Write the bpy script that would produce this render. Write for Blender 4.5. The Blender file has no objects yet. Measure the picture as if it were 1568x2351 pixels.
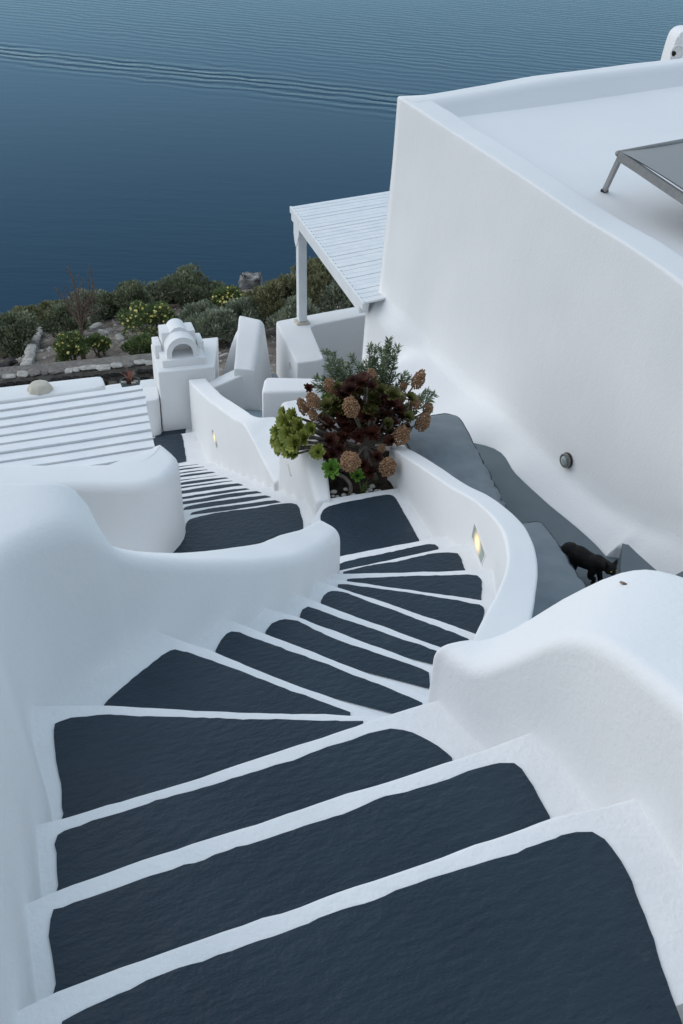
import bpy, bmesh, math, random
from mathutils import Vector, Matrix, noise
import numpy as np
random.seed(7)
D = bpy.data
SC = bpy.context.scene
COL = SC.collection
V = Vector

# ------------------------------------------------------------------ camera
CAM_H, PITCH, ROLL, LENS = 1.82, math.radians(33.0), math.radians(2.1), 35.0
_R = V((1, 0, 0)); _F = V((0, math.cos(PITCH), -math.sin(PITCH))); _U = V((0, math.sin(PITCH), math.cos(PITCH)))
_cx = _R*math.cos(ROLL) + _U*math.sin(ROLL); _cy = -_R*math.sin(ROLL) + _U*math.cos(ROLL); _cz = -_F
cd = D.cameras.new('camera'); cd.lens = LENS; cd.sensor_fit = 'HORIZONTAL'; cd.sensor_width = 24
cd.clip_start = .05; cd.clip_end = 60000
cam = D.objects.new('camera', cd); COL.objects.link(cam)
cam.matrix_world = Matrix(((_cx.x, _cy.x, _cz.x, 0), (_cx.y, _cy.y, _cz.y, 0), (_cx.z, _cy.z, _cz.z, CAM_H), (0, 0, 0, 1)))
SC.camera = cam

# ------------------------------------------------------------------ sky, sun, exposure
SUN_EL, SUN_AZ = math.radians(25.0), math.radians(-74.0)      # low sun ahead and to the left, behind thin cloud (dusk)
w = D.worlds.new('World'); SC.world = w; w.use_nodes = True
nt = w.node_tree; bg = nt.nodes['Background']
sky = nt.nodes.new('ShaderNodeTexSky'); sky.sky_type = 'NISHITA'; sky.sun_disc = False
sky.sun_elevation = SUN_EL; sky.sun_rotation = SUN_AZ; sky.air_density = 1.2; sky.dust_density = .5; sky.ozone_density = 2.0
# thin even evening cloud over the clear sky
veil = nt.nodes.new('ShaderNodeMix'); veil.data_type = 'RGBA'; veil.inputs['Factor'].default_value = .72
veil.inputs['B'].default_value = (2.75, 3.35, 3.85, 1)
nt.links.new(sky.outputs[0], veil.inputs['A']); nt.links.new(veil.outputs['Result'], bg.inputs[0]); bg.inputs[1].default_value = .15
sl = D.lights.new('sun', 'SUN'); sl.energy = 1.0; sl.angle = math.radians(90); sl.color = (1, .92, .865)
so = D.objects.new('sun', sl); COL.objects.link(so)
sd = V((math.sin(SUN_AZ)*math.cos(SUN_EL), math.cos(SUN_AZ)*math.cos(SUN_EL), math.sin(SUN_EL)))
so.rotation_euler = sd.to_track_quat('Z', 'Y').to_euler(); so.location = (-20, 20, 20)
vs = SC.view_settings; vs.view_transform = 'Standard'; vs.look = 'None'; vs.exposure = .55; vs.gamma = 1; vs.use_curve_mapping = False
SC.render.engine = 'CYCLES'

# ------------------------------------------------------------------ helpers: placing
FP = LENS/24*1568; CX, CY = 784, 1175.5
def ray(x, y):
    u, v = (x-CX)/FP, (y-CY)/FP
    return _F + _cx*u - _cy*v
def at(x, y, z):
    d = ray(x, y); t = (z-CAM_H)/d.z
    return V((0, 0, CAM_H)) + d*t
def aty(x, y, Y):
    d = ray(x, y); return V((0, 0, CAM_H)) + d*(Y/d.y)
def atv(x, y, A, B):
    d = ray(x, y); nx, ny = B[1]-A[1], -(B[0]-A[0])
    t = (nx*A[0]+ny*A[1])/(nx*d.x+ny*d.y); return V((0, 0, CAM_H)) + d*t

# ------------------------------------------------------------------ helpers: materials
def nodes(m): m.use_nodes = True; return m.node_tree.nodes, m.node_tree.links, m.node_tree.nodes['Principled BSDF']
def mat(name, c1, c2=None, rough=.8, nscale=3, bumps=(), spec=.3, detail=4, stain=None, sss=0):
    m = D.materials.new(name); N, L, b = nodes(m)
    b.inputs['Roughness'].default_value = rough; b.inputs['Specular IOR Level'].default_value = spec
    tc = N.new('ShaderNodeTexCoord')
    geo = N.new('ShaderNodeNewGeometry')
    co = geo.outputs['Position']
    if c2 is None: b.inputs['Base Color'].default_value = (*c1, 1)
    else:
        n = N.new('ShaderNodeTexNoise'); n.inputs['Scale'].default_value = nscale; n.inputs['Detail'].default_value = detail
        L.new(co, n.inputs['Vector'])
        r = N.new('ShaderNodeValToRGB'); r.color_ramp.elements[0].position = .36; r.color_ramp.elements[1].position = .64
        r.color_ramp.elements[0].color = (*c1, 1); r.color_ramp.elements[1].color = (*c2, 1)
        L.new(n.outputs['Fac'], r.inputs['Fac']); out = r.outputs['Color']
        if stain:
            n2 = N.new('ShaderNodeTexNoise'); n2.inputs['Scale'].default_value = stain[1]; n2.inputs['Detail'].default_value = 6; n2.inputs['Roughness'].default_value = .7
            L.new(co, n2.inputs['Vector'])
            mr = N.new('ShaderNodeMapRange'); mr.inputs[1].default_value = stain[2]; mr.inputs[2].default_value = stain[2]+.12; mr.inputs[4].default_value = stain[3]
            L.new(n2.outputs['Fac'], mr.inputs[0])
            mx = N.new('ShaderNodeMix'); mx.data_type = 'RGBA'; mx.inputs['B'].default_value = (*stain[0], 1)
            L.new(mr.outputs[0], mx.inputs['Factor']); L.new(out, mx.inputs['A']); out = mx.outputs['Result']
        L.new(out, b.inputs['Base Color'])
    prev = None
    for (s, dist, stretch) in bumps:
        n = N.new('ShaderNodeTexNoise'); n.inputs['Scale'].default_value = s; n.inputs['Detail'].default_value = 3
        if stretch:
            mp = N.new('ShaderNodeMapping'); mp.vector_type = 'TEXTURE'; mp.inputs['Scale'].default_value = stretch; mp.inputs['Rotation'].default_value = (0, 0, .42)
            L.new(co, mp.inputs['Vector']); L.new(mp.outputs[0], n.inputs['Vector'])
        else: L.new(co, n.inputs['Vector'])
        bp = N.new('ShaderNodeBump'); bp.inputs['Distance'].default_value = dist; bp.inputs['Strength'].default_value = 1
        L.new(n.outputs['Fac'], bp.inputs['Height'])
        if prev: L.new(prev.outputs[0], bp.inputs['Normal'])
        prev = bp
    if prev: L.new(prev.outputs[0], b.inputs['Normal'])
    return m
M = {}
M['plaster'] = mat('white_plaster', (.795, .798, .80), (.815, .815, .815), .92, 1.2, ((13, .0017, (1, 1, 2.4)), (48, .0018, None), (140, .0007, None)), .2, stain=((.66, .655, .63), 6, .66, .35))
M['brushed'] = mat('white_step_paint', (.785, .79, .795), (.83, .83, .83), .85, 6, ((34, .0035, None), (85, .002, None)), .25, stain=((.62, .63, .62), 24, .72, .2))
M['slate'] = mat('slate_blue_paint', (.0145, .029, .0445), (.0195, .0365, .054), .45, 3, ((44, .0075, (2.2, 1, 1)), (110, .002, None)), .28, stain=((.075, .088, .095), 4, .60, .34))
M['terrace'] = mat('grey_terrace_paint', (.11, .142, .162), (.125, .157, .177), .6, 4, ((70, .003, None),), .35)
M['fabric'] = mat('grey_fabric', (.18, .215, .24), (.20, .235, .26), .8, 6, ((160, .0012, None), (12, .01, None)), .3)
M['seam'] = mat('dark_seam', (.05, .065, .075), None, .8)
M['wood'] = mat('white_painted_wood', (.71, .745, .77), (.79, .80, .81), .6, 5, ((40, .003, (6, 1, 1)),), .3, stain=((.5, .5, .47), 9, .72, .5))
M['wood2'] = mat('white_painted_boards', (.77, .785, .80), (.83, .83, .83), .65, 5, ((40, .002, (6, 1, 1)),), .3, stain=((.55, .55, .52), 12, .73, .5))
M['stone'] = mat('pale_stone', (.30, .28, .25), (.46, .44, .41), .9, 9, ((14, .03, None),), .2)
M['lava'] = mat('dark_lava_stone', (.022, .021, .022), (.06, .055, .052), .9, 7, ((18, .02, None),), .2)
M['mortar'] = mat('grey_mortar', (.14, .13, .12), (.22, .20, .18), .95, 12, ((30, .01, None),), .1)
M['earth'] = mat('dry_earth', (.11, .09, .075), (.25, .22, .19), .95, 2.2, ((9, .06, None), (40, .02, None)), .1, stain=((.40, .38, .35), 3.5, .56, .8))
M['soil'] = mat('dark_soil_vent_shade', (.02, .016, .012), (.05, .04, .03), .95, 20, ((40, .015, None),), .1)  # planter and pot soil, also the painted shade of the chimney vent
M['metal'] = mat('grey_metal', (.23, .23, .225), (.27, .27, .265), .45, 30, (), .5)
M['sling'] = mat('grey_sling', (.30, .30, .295), (.34, .34, .33), .6, 200, (), .4)
M['nickel'] = mat('weathered_nickel', (.12, .12, .11), (.2, .2, .18), .4, 40, (), .5)
M['rubber'] = mat('black_rubber', (.02, .02, .02), None, .7)
M['cream'] = mat('cream_canvas', (.52, .48, .40), (.60, .56, .48), .9, 8, ((90, .002, None), (10, .02, None)), .1)
M['fur'] = mat('black_fur', (.004, .004, .0045), (.009, .0085, .008), .7, 40, ((220, .004, (1, 1, 1)),), .25)
M['eye'] = mat('amber_eye', (.45, .33, .05), None, .15)
M['bark'] = mat('grey_bark', (.10, .085, .07), (.19, .165, .14), .9, 30, ((60, .006, None),), .2)
M['twig'] = mat('dead_wood', (.12, .085, .065), (.21, .16, .13), .9, 25, (), .1)
M['head'] = mat('dry_flower', (.22, .125, .07), (.40, .245, .145), .9, 45, (), .1)
M['pebble'] = mat('white_pebble', (.45, .44, .41), (.62, .61, .58), .8, 20, (), .3)
M['petal'] = mat('yellow_petal', (.62, .50, .10), (.72, .66, .30), .8, 12, (), .2)
M['agave'] = mat('red_agave', (.22, .085, .06), (.30, .15, .10), .6, 14, (), .3)
M['pot'] = mat('dark_pot', (.04, .05, .055), (.06, .07, .075), .5, 20, (), .4)
M['pale_grey'] = mat('pale_blue_step_paint', (.22, .28, .31), (.26, .32, .35), .7, 8, ((50, .004, None),), .3)
M['butt'] = mat('cork_paper', (.13, .085, .06), (.30, .24, .18), .8, 120, (), .2)
def leafmat(name, c1, c2, sc=18, rough=.55):
    m = mat(name, c1, c2, rough, sc, (), .35)
    N, L = m.node_tree.nodes, m.node_tree.links; b = N['Principled BSDF']
    b.inputs['Subsurface Weight'].default_value = 0
    return m
M['leaf_a'] = leafmat('shrub_leaf', (.14, .165, .10), (.28, .30, .185), 5)
M['leaf_b'] = leafmat('grey_green_leaf', (.20, .23, .165), (.37, .40, .29), 5)
M['leaf_c'] = leafmat('fresh_green_leaf', (.10, .15, .055), (.20, .25, .10), 5)
M['leaf_d'] = leafmat('dry_green_leaf', (.18, .185, .10), (.33, .32, .18), 5)
M['olive'] = leafmat('silver_green_leaf', (.12, .165, .09), (.28, .34, .20), 26)
M['aeo_g'] = leafmat('green_succulent_leaf', (.21, .26, .05), (.40, .42, .11), 22, .45)
M['aeo_gg'] = leafmat('bright_succulent_leaf', (.09, .22, .03), (.19, .34, .06), 22, .45)
M['aeo_r'] = leafmat('dark_red_succulent_leaf', (.035, .011, .010), (.12, .042, .026), 14, .4)
M['aeo_b'] = leafmat('olive_succulent_leaf', (.075, .075, .022), (.17, .17, .05), 14, .45)
M['grass'] = leafmat('grass_blade', (.06, .11, .025), (.15, .2, .06), 9)
def emit(name, c, s):
    m = D.materials.new(name); N, L, b = nodes(m); b.inputs['Base Color'].default_value = (*c, 1)
    b.inputs['Emission Color'].default_value = (*c, 1); b.inputs['Emission Strength'].default_value = s; return m
M['lamp_on'] = emit('lamp_glow', (1, .62, .22), 1.6)
M['lamp_glass'] = mat('frosted_glass', (.30, .36, .34), (.36, .42, .39), .25, 20, (), .5)
M['lamp_off'] = mat('lamp_cream_glass', (.55, .52, .44), (.6, .57, .5), .3, 20, (), .5)

# ------------------------------------------------------------------ helpers: objects
def tag(o, label, cat, group=None):
    o['label'] = label; o['category'] = cat
    if group: o['group'] = group
    return o
def structure(o): o['kind'] = 'structure'; return o
def stuff(o): o['kind'] = 'stuff'; return o
def empty(name, loc=(0, 0, 0), parent=None):
    o = D.objects.new(name, None); COL.objects.link(o); o.location = loc; o.empty_display_size = .1
    if parent: o.parent = parent
    return o
def link(name, me, m, parent=None, smooth=False, loc=None):
    if m is not None and len(me.materials) == 0: me.materials.append(M[m] if isinstance(m, str) else m)
    if smooth and len(me.polygons): me.polygons.foreach_set('use_smooth', [True]*len(me.polygons))
    o = D.objects.new(name, me); COL.objects.link(o)
    if parent:
        o.parent = parent
        if loc is None: o.matrix_parent_inverse = parent.matrix_basis.inverted()
    if loc is not None: o.location = loc
    return o
def mesh(name, vs, fs):
    me = D.meshes.new(name); me.from_pydata([tuple(v) for v in vs], [], fs); me.update(); return me
def obj(name, vs, fs, m, parent=None, smooth=False): return link(name, mesh(name, vs, fs), m, parent, smooth)
def from_bm(name, bm, m, parent=None, smooth=False, sharp=None):
    bmesh.ops.recalc_face_normals(bm, faces=bm.faces)
    me = D.meshes.new(name); bm.to_mesh(me); bm.free(); o = link(name, me, m, parent, smooth)
    if sharp is not None and hasattr(me, 'set_sharp_from_angle'): me.set_sharp_from_angle(angle=math.radians(sharp))
    return o
def nz(p, s): return noise.noise(V(p)*s)
def rough_up(me, a=.006, b=.002, sa=1.9, sb=8):
    me.update(); n = len(me.vertices)
    nor = [v.normal.copy() for v in me.vertices]
    for v, q in zip(me.vertices, nor):
        p = v.co; v.co = p + q*(a*nz(p, sa) + b*nz(p+V((9, 3, 5)), sb))
    me.update()
def cat(P, dens):
    """catmull-rom through list of vectors; returns list"""
    n = len(P); out = []
    for i in range(n-1):
        p0 = P[max(i-1, 0)]; p1 = P[i]; p2 = P[i+1]; p3 = P[min(i+2, n-1)]
        k = max(1, int((p2-p1).length/dens))
        for j in range(k):
            t = j/k
            out.append(.5*((2*p1) + (p2-p0)*t + (2*p0-5*p1+4*p2-p3)*t*t + (-p0+3*p1-3*p2+p3)*t**3))
    out.append(P[-1].copy()); return out
def cat_st(S, ds):
    n = len(S); out = []
    for i in range(n-1):
        k = max(1, int(max((S[i+1][j]-S[i][j]).length for j in range(len(S[0])))/ds))
        for q in range(k):
            t = q/k; row = []
            for j in range(len(S[0])):
                p0 = S[max(i-1, 0)][j]; p1 = S[i][j]; p2 = S[i+1][j]; p3 = S[min(i+2, n-1)][j]
                row.append(.5*((2*p1) + (p2-p0)*t + (2*p0-5*p1+4*p2-p3)*t*t + (-p0+3*p1-3*p2+p3)*t**3))
            out.append(row)
    out.append([p.copy() for p in S[-1]]); return out
def fillet_profile(P, rad, segs, arc=6):
    """polyline P with corner radii; fixed vertex count"""
    n = len(P); pts = [P[0]]; ends = [P[0]]; outp = []
    arcs = {}
    for i in range(1, n-1):
        r = rad[i]
        a = (P[i-1]-P[i]); b = (P[i+1]-P[i]); la, lb = a.length, b.length
        if r <= 0 or la < 1e-5 or lb < 1e-5: arcs[i] = [P[i].copy() for _ in range(arc+1)] if r > 0 else [P[i]]; continue
        a /= la; b /= lb
        t = min(r, la*.48, lb*.48)
        A = P[i]+a*t; B = P[i]+b*t
        arcs[i] = [(A*(1-s)**2 + P[i]*2*s*(1-s) + B*s*s) for s in [q/arc for q in range(arc+1)]]
    out = [P[0]]
    for i in range(1, n):
        tgt = arcs[i][0] if i < n-1 else P[i]
        last = out[-1]; k = segs[i-1]
        for q in range(1, k): out.append(last.lerp(tgt, q/k))
        if i < n-1: out += arcs[i]
        else: out.append(P[i])
    return out
def loft(name, S, rad, segs, m='plaster', parent=None, ds=.06, cap0=0, cap1=0, rough=(.006, .002), arc=6):
    S = [[V(p) for p in s] for s in S]
    rows = cat_st(S, ds)
    n = len(S[0])
    def capped(row, row2, r):
        ext = []
        d = sum(((row[j]-row2[j]) for j in range(n)), V((0, 0, 0))); d.z = 0; d.normalize()
        for q in range(1, 7):
            a = q/6*math.pi/2; ins = r*(1-math.cos(a)); mv = d*(r*math.sin(a))
            new = []
            for j in range(n):
                k = n-1-j
                c = (row[j]+row[k])/2
                v = c-row[j]; v.z = 0
                L = v.length
                p = row[j] + mv + (v/L*min(ins, L*.95) if L > 1e-6 else V((0, 0, 0)))
                if 0 < j < n-1: p.z -= ins*.8
                new.append(p)
            ext.append(new)
        return ext
    if cap0: rows = capped(rows[0], rows[1], cap0)[::-1] + rows
    if cap1: rows = rows + capped(rows[-1], rows[-2], cap1)
    prof = [fillet_profile(r, rad, segs, arc) for r in rows]
    m_ = len(prof[0]); vs = [p for r in prof for p in r]; fs = []
    for i in range(len(prof)-1):
        for j in range(m_-1):
            a = i*m_+j; fs.append((a, a+1, a+m_+1, a+m_))
    # end caps
    fs.append(tuple(range(m_-1, -1, -1))); o = (len(prof)-1)*m_; fs.append(tuple(range(o, o+m_)))
    bm = bmesh.new(); bv = [bm.verts.new(v) for v in vs]
    for f in fs:
        try: bm.faces.new([bv[i] for i in f])
        except ValueError: pass
    bmesh.ops.remove_doubles(bm, verts=bm.verts, dist=1e-5)
    bmesh.ops.recalc_face_normals(bm, faces=bm.faces)
    big = [f for f in bm.faces if len(f.verts) > 6]
    if big: bmesh.ops.triangulate(bm, faces=big)
    me = D.meshes.new(name); bm.to_mesh(me); bm.free()
    ob = link(name, me, m, parent, True)
    rough_up(me, *rough)
    return ob
def wall(name, st, label, r=(.05, .05), cap0=0, cap1=0, m='plaster', ds=.06, rough=(.007, .002), parent=None):
    """st: (inner base, inner top, outer top, outer base)"""
    S = [[V(a), V(b), V(c), V(d)] for a, b, c, d in st]
    o = loft(name, S, (0, r[0], r[1], 0), (8, 4, 8), m, parent, ds, cap0, cap1, rough)
    if label: tag(o, label, 'wall')
    return o
def prism(name, pts, ztop, zbase, r=.05, m='plaster', label=None, catn='wall', batter=0, dens=.07, smooth_outline=False, parent=None, rough=(.006, .002), nz_=6):
    """solid with rounded top edge from a plan outline (counter-clockwise); ztop number or function(x,y)"""
    P = [V((p[0], p[1], 0)) for p in pts]
    if smooth_outline:
        Q = cat(P+[P[0]], dens)[:-1]
    else:
        Q = []
        for i in range(len(P)):
            a, b = P[i], P[(i+1) % len(P)]; k = max(1, int((b-a).length/dens))
            # small rounded corners
            Q += [a.lerp(b, j/k) for j in range(k)]
        for _ in range(1): Q = [Q[i]*.5 + (Q[i-1]+Q[(i+1) % len(Q)])*.25 for i in range(len(Q))]
    n = len(Q); zt = ztop if callable(ztop) else (lambda x, y: ztop)
    c = sum(Q, V((0, 0, 0)))/n
    nor = []
    for i in range(n):
        t = Q[(i+1) % n]-Q[i-1]; nn = V((t.y, -t.x, 0)); nn.normalize(); nor.append(nn)
    rings = []
    for k in range(nz_+1):
        f = k/nz_
        rings.append([V((*(Q[i]+nor[i]*batter*(1-f))[:2], zbase*(1-f)+(zt(Q[i].x, Q[i].y)-r)*f)) for i in range(n)])
    for k in range(1, 6):
        a = k/5*math.pi/2; ins = r*(1-math.cos(a)); up = r*math.sin(a)
        rings.append([V((*(Q[i]-nor[i]*ins)[:2], zt(Q[i].x, Q[i].y)-r+up)) for i in range(n)])
    vs = [p for q in rings for p in q]; fs = []
    for k in range(len(rings)-1):
        for i in range(n):
            j = (i+1) % n; fs.append((k*n+i, k*n+j, (k+1)*n+j, (k+1)*n+i))
    top = (len(rings)-1)*n
    bm = bmesh.new(); bv = [bm.verts.new(v) for v in vs]
    for f in fs: bm.faces.new([bv[i] for i in f])
    tf = bm.faces.new([bv[top+i] for i in range(n)])
    bmesh.ops.recalc_face_normals(bm, faces=bm.faces)
    bmesh.ops.triangulate(bm, faces=[tf])
    me = D.meshes.new(name); bm.to_mesh(me); bm.free()
    o = link(name, me, m, parent, True)
    if rough: rough_up(me, *rough)
    if hasattr(me, 'set_sharp_from_angle'): me.set_sharp_from_angle(angle=math.radians(50))
    if label: tag(o, label, catn)
    return o
def boxbm(bm, c, s, mtx=None, bev=0):
    r = bmesh.ops.create_cube(bm, size=1); vv = r['verts']
    for v in vv: v.co = V((v.co.x*s[0], v.co.y*s[1], v.co.z*s[2]))
    if bev:
        es = list({e for v in vv for e in v.link_edges})
        rr = bmesh.ops.bevel(bm, geom=es, offset=bev, segments=2, affect='EDGES', profile=.5); vv = [v for v in bm.verts if v.is_valid and v.select is False and False] or list({v for f in rr['faces'] for v in f.verts} | {v for v in vv if v.is_valid})
    for v in vv:
        p = v.co
        if mtx is not None: p = mtx @ p
        v.co = p+V(c)
def tube(bm, pts, rads, n=7, cap=True):
    pts = [V(p) for p in pts]; rings = []
    for i, p in enumerate(pts):
        t = (pts[min(i+1, len(pts)-1)]-pts[max(i-1, 0)]); t = t.normalized() if t.length > 1e-9 else V((0, 0, 1))
        a = t.orthogonal().normalized(); 
        if rings: # keep frames aligned
            a = (prev_a - t*prev_a.dot(t)); a = a.normalized() if a.length > 1e-6 else t.orthogonal().normalized()
        b = t.cross(a); prev_a = a
        r = rads[i] if hasattr(rads, '__len__') else rads
        rings.append([bm.verts.new(p + (a*math.cos(2*math.pi*k/n)+b*math.sin(2*math.pi*k/n))*r) for k in range(n)])
    for i in range(len(rings)-1):
        for k in range(n): bm.faces.new((rings[i][k], rings[i][(k+1) % n], rings[i+1][(k+1) % n], rings[i+1][k]))
    if cap:
        bm.faces.new(rings[0][::-1]); bm.faces.new(rings[-1])
def smoothline(P, dens=.05, jit=0, sc=10):
    Q = cat([V(p) for p in P], dens)
    if jit:
        Q = [q + V((nz(q, sc), nz(q+V((5, 5, 5)), sc), 0))*jit + V((nz(q, sc*4), nz(q+V((5, 5, 5)), sc*5), 0))*jit*.8 for q in Q]
    return Q

# ================================================================== SETTING: sea, terrain
SEA = -90.0
def make_sea():
    m = D.materials.new('sea_water'); N, L, b = nodes(m)
    N.remove(b); out_ = N['Material Output']
    dif = N.new('ShaderNodeBsdfDiffuse'); dif.inputs[0].default_value = (.003, .021, .042, 1)
    glo = N.new('ShaderNodeBsdfGlossy'); glo.inputs['Color'].default_value = (.39, .56, .69, 1); glo.inputs['Roughness'].default_value = .14
    fre = N.new('ShaderNodeFresnel'); fre.inputs['IOR'].default_value = 1.24
    mxs = N.new('ShaderNodeMixShader'); L.new(fre.outputs[0], mxs.inputs[0]); L.new(dif.outputs[0], mxs.inputs[1]); L.new(glo.outputs[0], mxs.inputs[2]); L.new(mxs.outputs[0], out_.inputs['Surface'])
    geo = N.new('ShaderNodeNewGeometry')
    def mapping(sx, sy, rot):
        mp = N.new('ShaderNodeMapping'); mp.inputs['Rotation'].default_value = (0, 0, rot); mp.inputs['Scale'].default_value = (sx, sy, 1)
        L.new(geo.outputs['Position'], mp.inputs['Vector']); return mp
    def math_(op, a, bb=None, c=None):
        n = N.new('ShaderNodeMath'); n.operation = op
        for i, q in enumerate((a, bb, c)):
            if q is None: continue
            if isinstance(q, (int, float)): n.inputs[i].default_value = q
            else: L.new(q, n.inputs[i])
        return n.outputs[0]
    a = at(-40, 112, SEA); c = at(900, 232, SEA); dr = (c-a).normalized(); pr = V((-dr.y, dr.x, 0))
    sep = N.new('ShaderNodeSeparateXYZ'); L.new(geo.outputs['Position'], sep.inputs[0])
    X, Y = sep.outputs[0], sep.outputs[1]
    nn = N.new('ShaderNodeTexNoise'); nn.inputs['Scale'].default_value = .012; nn.inputs['Detail'].default_value = 2; L.new(geo.outputs['Position'], nn.inputs['Vector'])
    wob = math_('MULTIPLY_ADD', nn.outputs['Fac'], 10.0, -5.0)
    def lin(v, p0): return math_('ADD', math_('MULTIPLY_ADD', X, v.x, -(v.x*p0.x+v.y*p0.y)), math_('MULTIPLY', Y, v.y))
    across = math_('ADD', lin(pr, a), wob); along = lin(dr, a)
    # main wake: crests turned a little against the band, envelope across the band
    env = math_('POWER', 2.718, math_('MULTIPLY', math_('POWER', math_('ABSOLUTE', math_('DIVIDE', across, 24.0)), 2.0), -1.0))
    ang = math.radians(-7); q = dr*math.sin(ang)+pr*math.cos(ang)
    nf = N.new('ShaderNodeTexNoise'); nf.inputs['Scale'].default_value = .05; nf.inputs['Detail'].default_value = 3; L.new(geo.outputs['Position'], nf.inputs['Vector'])
    ph = math_('ADD', math_('ADD', lin(q, a), wob), math_('MULTIPLY', nf.outputs['Fac'], 14.0))
    env = math_('MULTIPLY', env, math_('MULTIPLY_ADD', nf.outputs['Fac'], 2.2, -.35))
    wake = math_('MULTIPLY', math_('SINE', math_('MULTIPLY', ph, 2*math.pi/12.0)), env)
    # fainter long swell lines farther out
    q2 = dr*math.sin(math.radians(-4))+pr*math.cos(math.radians(-4))
    env2 = N.new('ShaderNodeMapRange'); env2.inputs[1].default_value = -30; env2.inputs[2].default_value = 160; L.new(across, env2.inputs[0])
    nn3 = N.new('ShaderNodeTexNoise'); nn3.inputs['Scale'].default_value = .006; L.new(geo.outputs['Position'], nn3.inputs['Vector'])
    sw = math_('MULTIPLY', math_('MULTIPLY', math_('SINE', math_('MULTIPLY', math_('ADD', lin(q2, a), math_('MULTIPLY', nf.outputs['Fac'], 22.0)), 2*math.pi/12.0)), env2.outputs[0]), nn3.outputs['Fac'])
    h = math_('ADD', math_('MULTIPLY', wake, .34), math_('MULTIPLY', sw, .17))
    n1 = N.new('ShaderNodeTexNoise'); n1.inputs['Scale'].default_value = 1; n1.inputs['Detail'].default_value = 3; L.new(mapping(.035, .16, .05).outputs[0], n1.inputs['Vector'])
    n2 = N.new('ShaderNodeTexNoise'); n2.inputs['Scale'].default_value = 1; n2.inputs['Detail'].default_value = 3; L.new(mapping(.12, .5, -.12).outputs[0], n2.inputs['Vector'])
    h = math_("ADD", h, math_("MULTIPLY", n1.outputs["Fac"], .07)); h = math_("ADD", h, math_("MULTIPLY", n2.outputs["Fac"], .045))
    bp = N.new('ShaderNodeBump'); bp.inputs['Distance'].default_value = 1.0; bp.inputs['Strength'].default_value = 1.0
    L.new(h, bp.inputs['Height'])
    for q_ in (dif, glo, fre): L.new(bp.outputs[0], q_.inputs['Normal'])
    o = obj('sea', [(-30000, -2000, SEA), (30000, -2000, SEA), (30000, 50000, SEA), (-30000, 50000, SEA)], [(0, 1, 2, 3)], m)
    structure(o)
make_sea()

def edge_y(x): return 23.6 + 1.0*math.sin(x*.5+.6) + (x+3.5)*.16 + (min(0, x+5.5)*1.1)
def ground_z(x, y):
    z = -5.55 - max(0, y-15)*.165 + (x+3)*.075
    if x > -1.5: z += (x+1.5)*.10
    if x < -5: z += (x+5)*.12
    z += .16*nz((x, y, 0), .7) + .06*nz((x, y, 3), 2.1)
    e = edge_y(x)
    if y > e: z -= (y-e)*1.5 + .35*abs(nz((x, y, 1), .5))
    return z
def make_ground():
    xs = np.linspace(-22, 20, 130); ys = list(np.linspace(10.5, 27, 80)) + list(np.linspace(27.6, 84, 24))
    vs = [(x, y, max(ground_z(x, y) if y > 14 else ground_z(x, 14)-.6, SEA-1)) for y in ys for x in xs]; n = len(xs)
    fs = [(j*n+i, j*n+i+1, (j+1)*n+i+1, (j+1)*n+i) for j in range(len(ys)-1) for i in range(n-1)]
    structure(obj('hillside', vs, fs, 'earth', None, True))
make_ground()
def make_shade_slope():      # unseen slope added behind the camera to shade faces turned towards it
    xs = np.linspace(-45, 45, 60); t = np.linspace(0, 1, 30)
    vs = [(x, -1.6-26*u + .8*nz((x, u*20, 0), .3), -.6+24*u**.95 + .9*nz((x, u*20, 5), .35)) for u in t for x in xs]; n = len(xs)
    structure(obj('added_shade_slope', vs, [(j*n+i, j*n+i+1, (j+1)*n+i+1, (j+1)*n+i) for j in range(len(t)-1) for i in range(n-1)], 'stone', None, True))
make_shade_slope()

# ================================================================== STAIRS
RISE = .175
def nos(k, *px): return [at(x, y, -k*RISE) for x, y in px]
NOS = {
 0: nos(0, (37, 2313), (135, 2263), (784, 2039), (1259, 1875), (1414, 1838)),
 1: nos(1, (57, 2068), (135, 2036), (425, 1938), (784, 1822), (1034, 1743), (1189, 1688)),
 2: nos(2, (80, 1888), (145, 1870), (420, 1793), (784, 1674), (876, 1642), (969, 1615)),
 3: nos(3, (85, 1615), (240, 1616), (500, 1629), (784, 1637), (870, 1641)),
 4: nos(4, (384, 1455), (492, 1493), (656, 1561), (876, 1640)),
 5: nos(5, (524, 1419), (612, 1452), (976, 1593)),
 6: nos(6, (618, 1395), (688, 1415), (990, 1527)),
 7: nos(7, (688, 1365), (1016, 1486)),
 8: nos(8, (733, 1332), (890, 1382), (1109, 1459)),
 9: nos(9, (758, 1326), (798, 1332), (1104, 1375), (1136, 1378)),
 10: nos(10, (762, 1315), (942, 1312), (1118, 1306)),
 11: nos(11, (767, 1310), (1003, 1260), (1061, 1249)),
 12: nos(12, (764, 1278), (962, 1240), (1014, 1231)),
}
def extend(P, a, b):
    P = [p.copy() for p in P]
    d0 = (P[0]-P[1]).normalized(); d1 = (P[-1]-P[-2]).normalized()
    return [P[0]+d0*a] + P + [P[-1]+d1*b]
def resample(P, n):
    L = [0]
    for i in range(1, len(P)): L.append(L[-1]+(P[i]-P[i-1]).length)
    out = []
    for k in range(n):
        s = L[-1]*k/(n-1); i = 1
        while i < len(P)-1 and L[i] < s: i += 1
        out.append(P[i-1].lerp(P[i], (s-L[i-1])/max(L[i]-L[i-1], 1e-6)))
    return out
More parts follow.
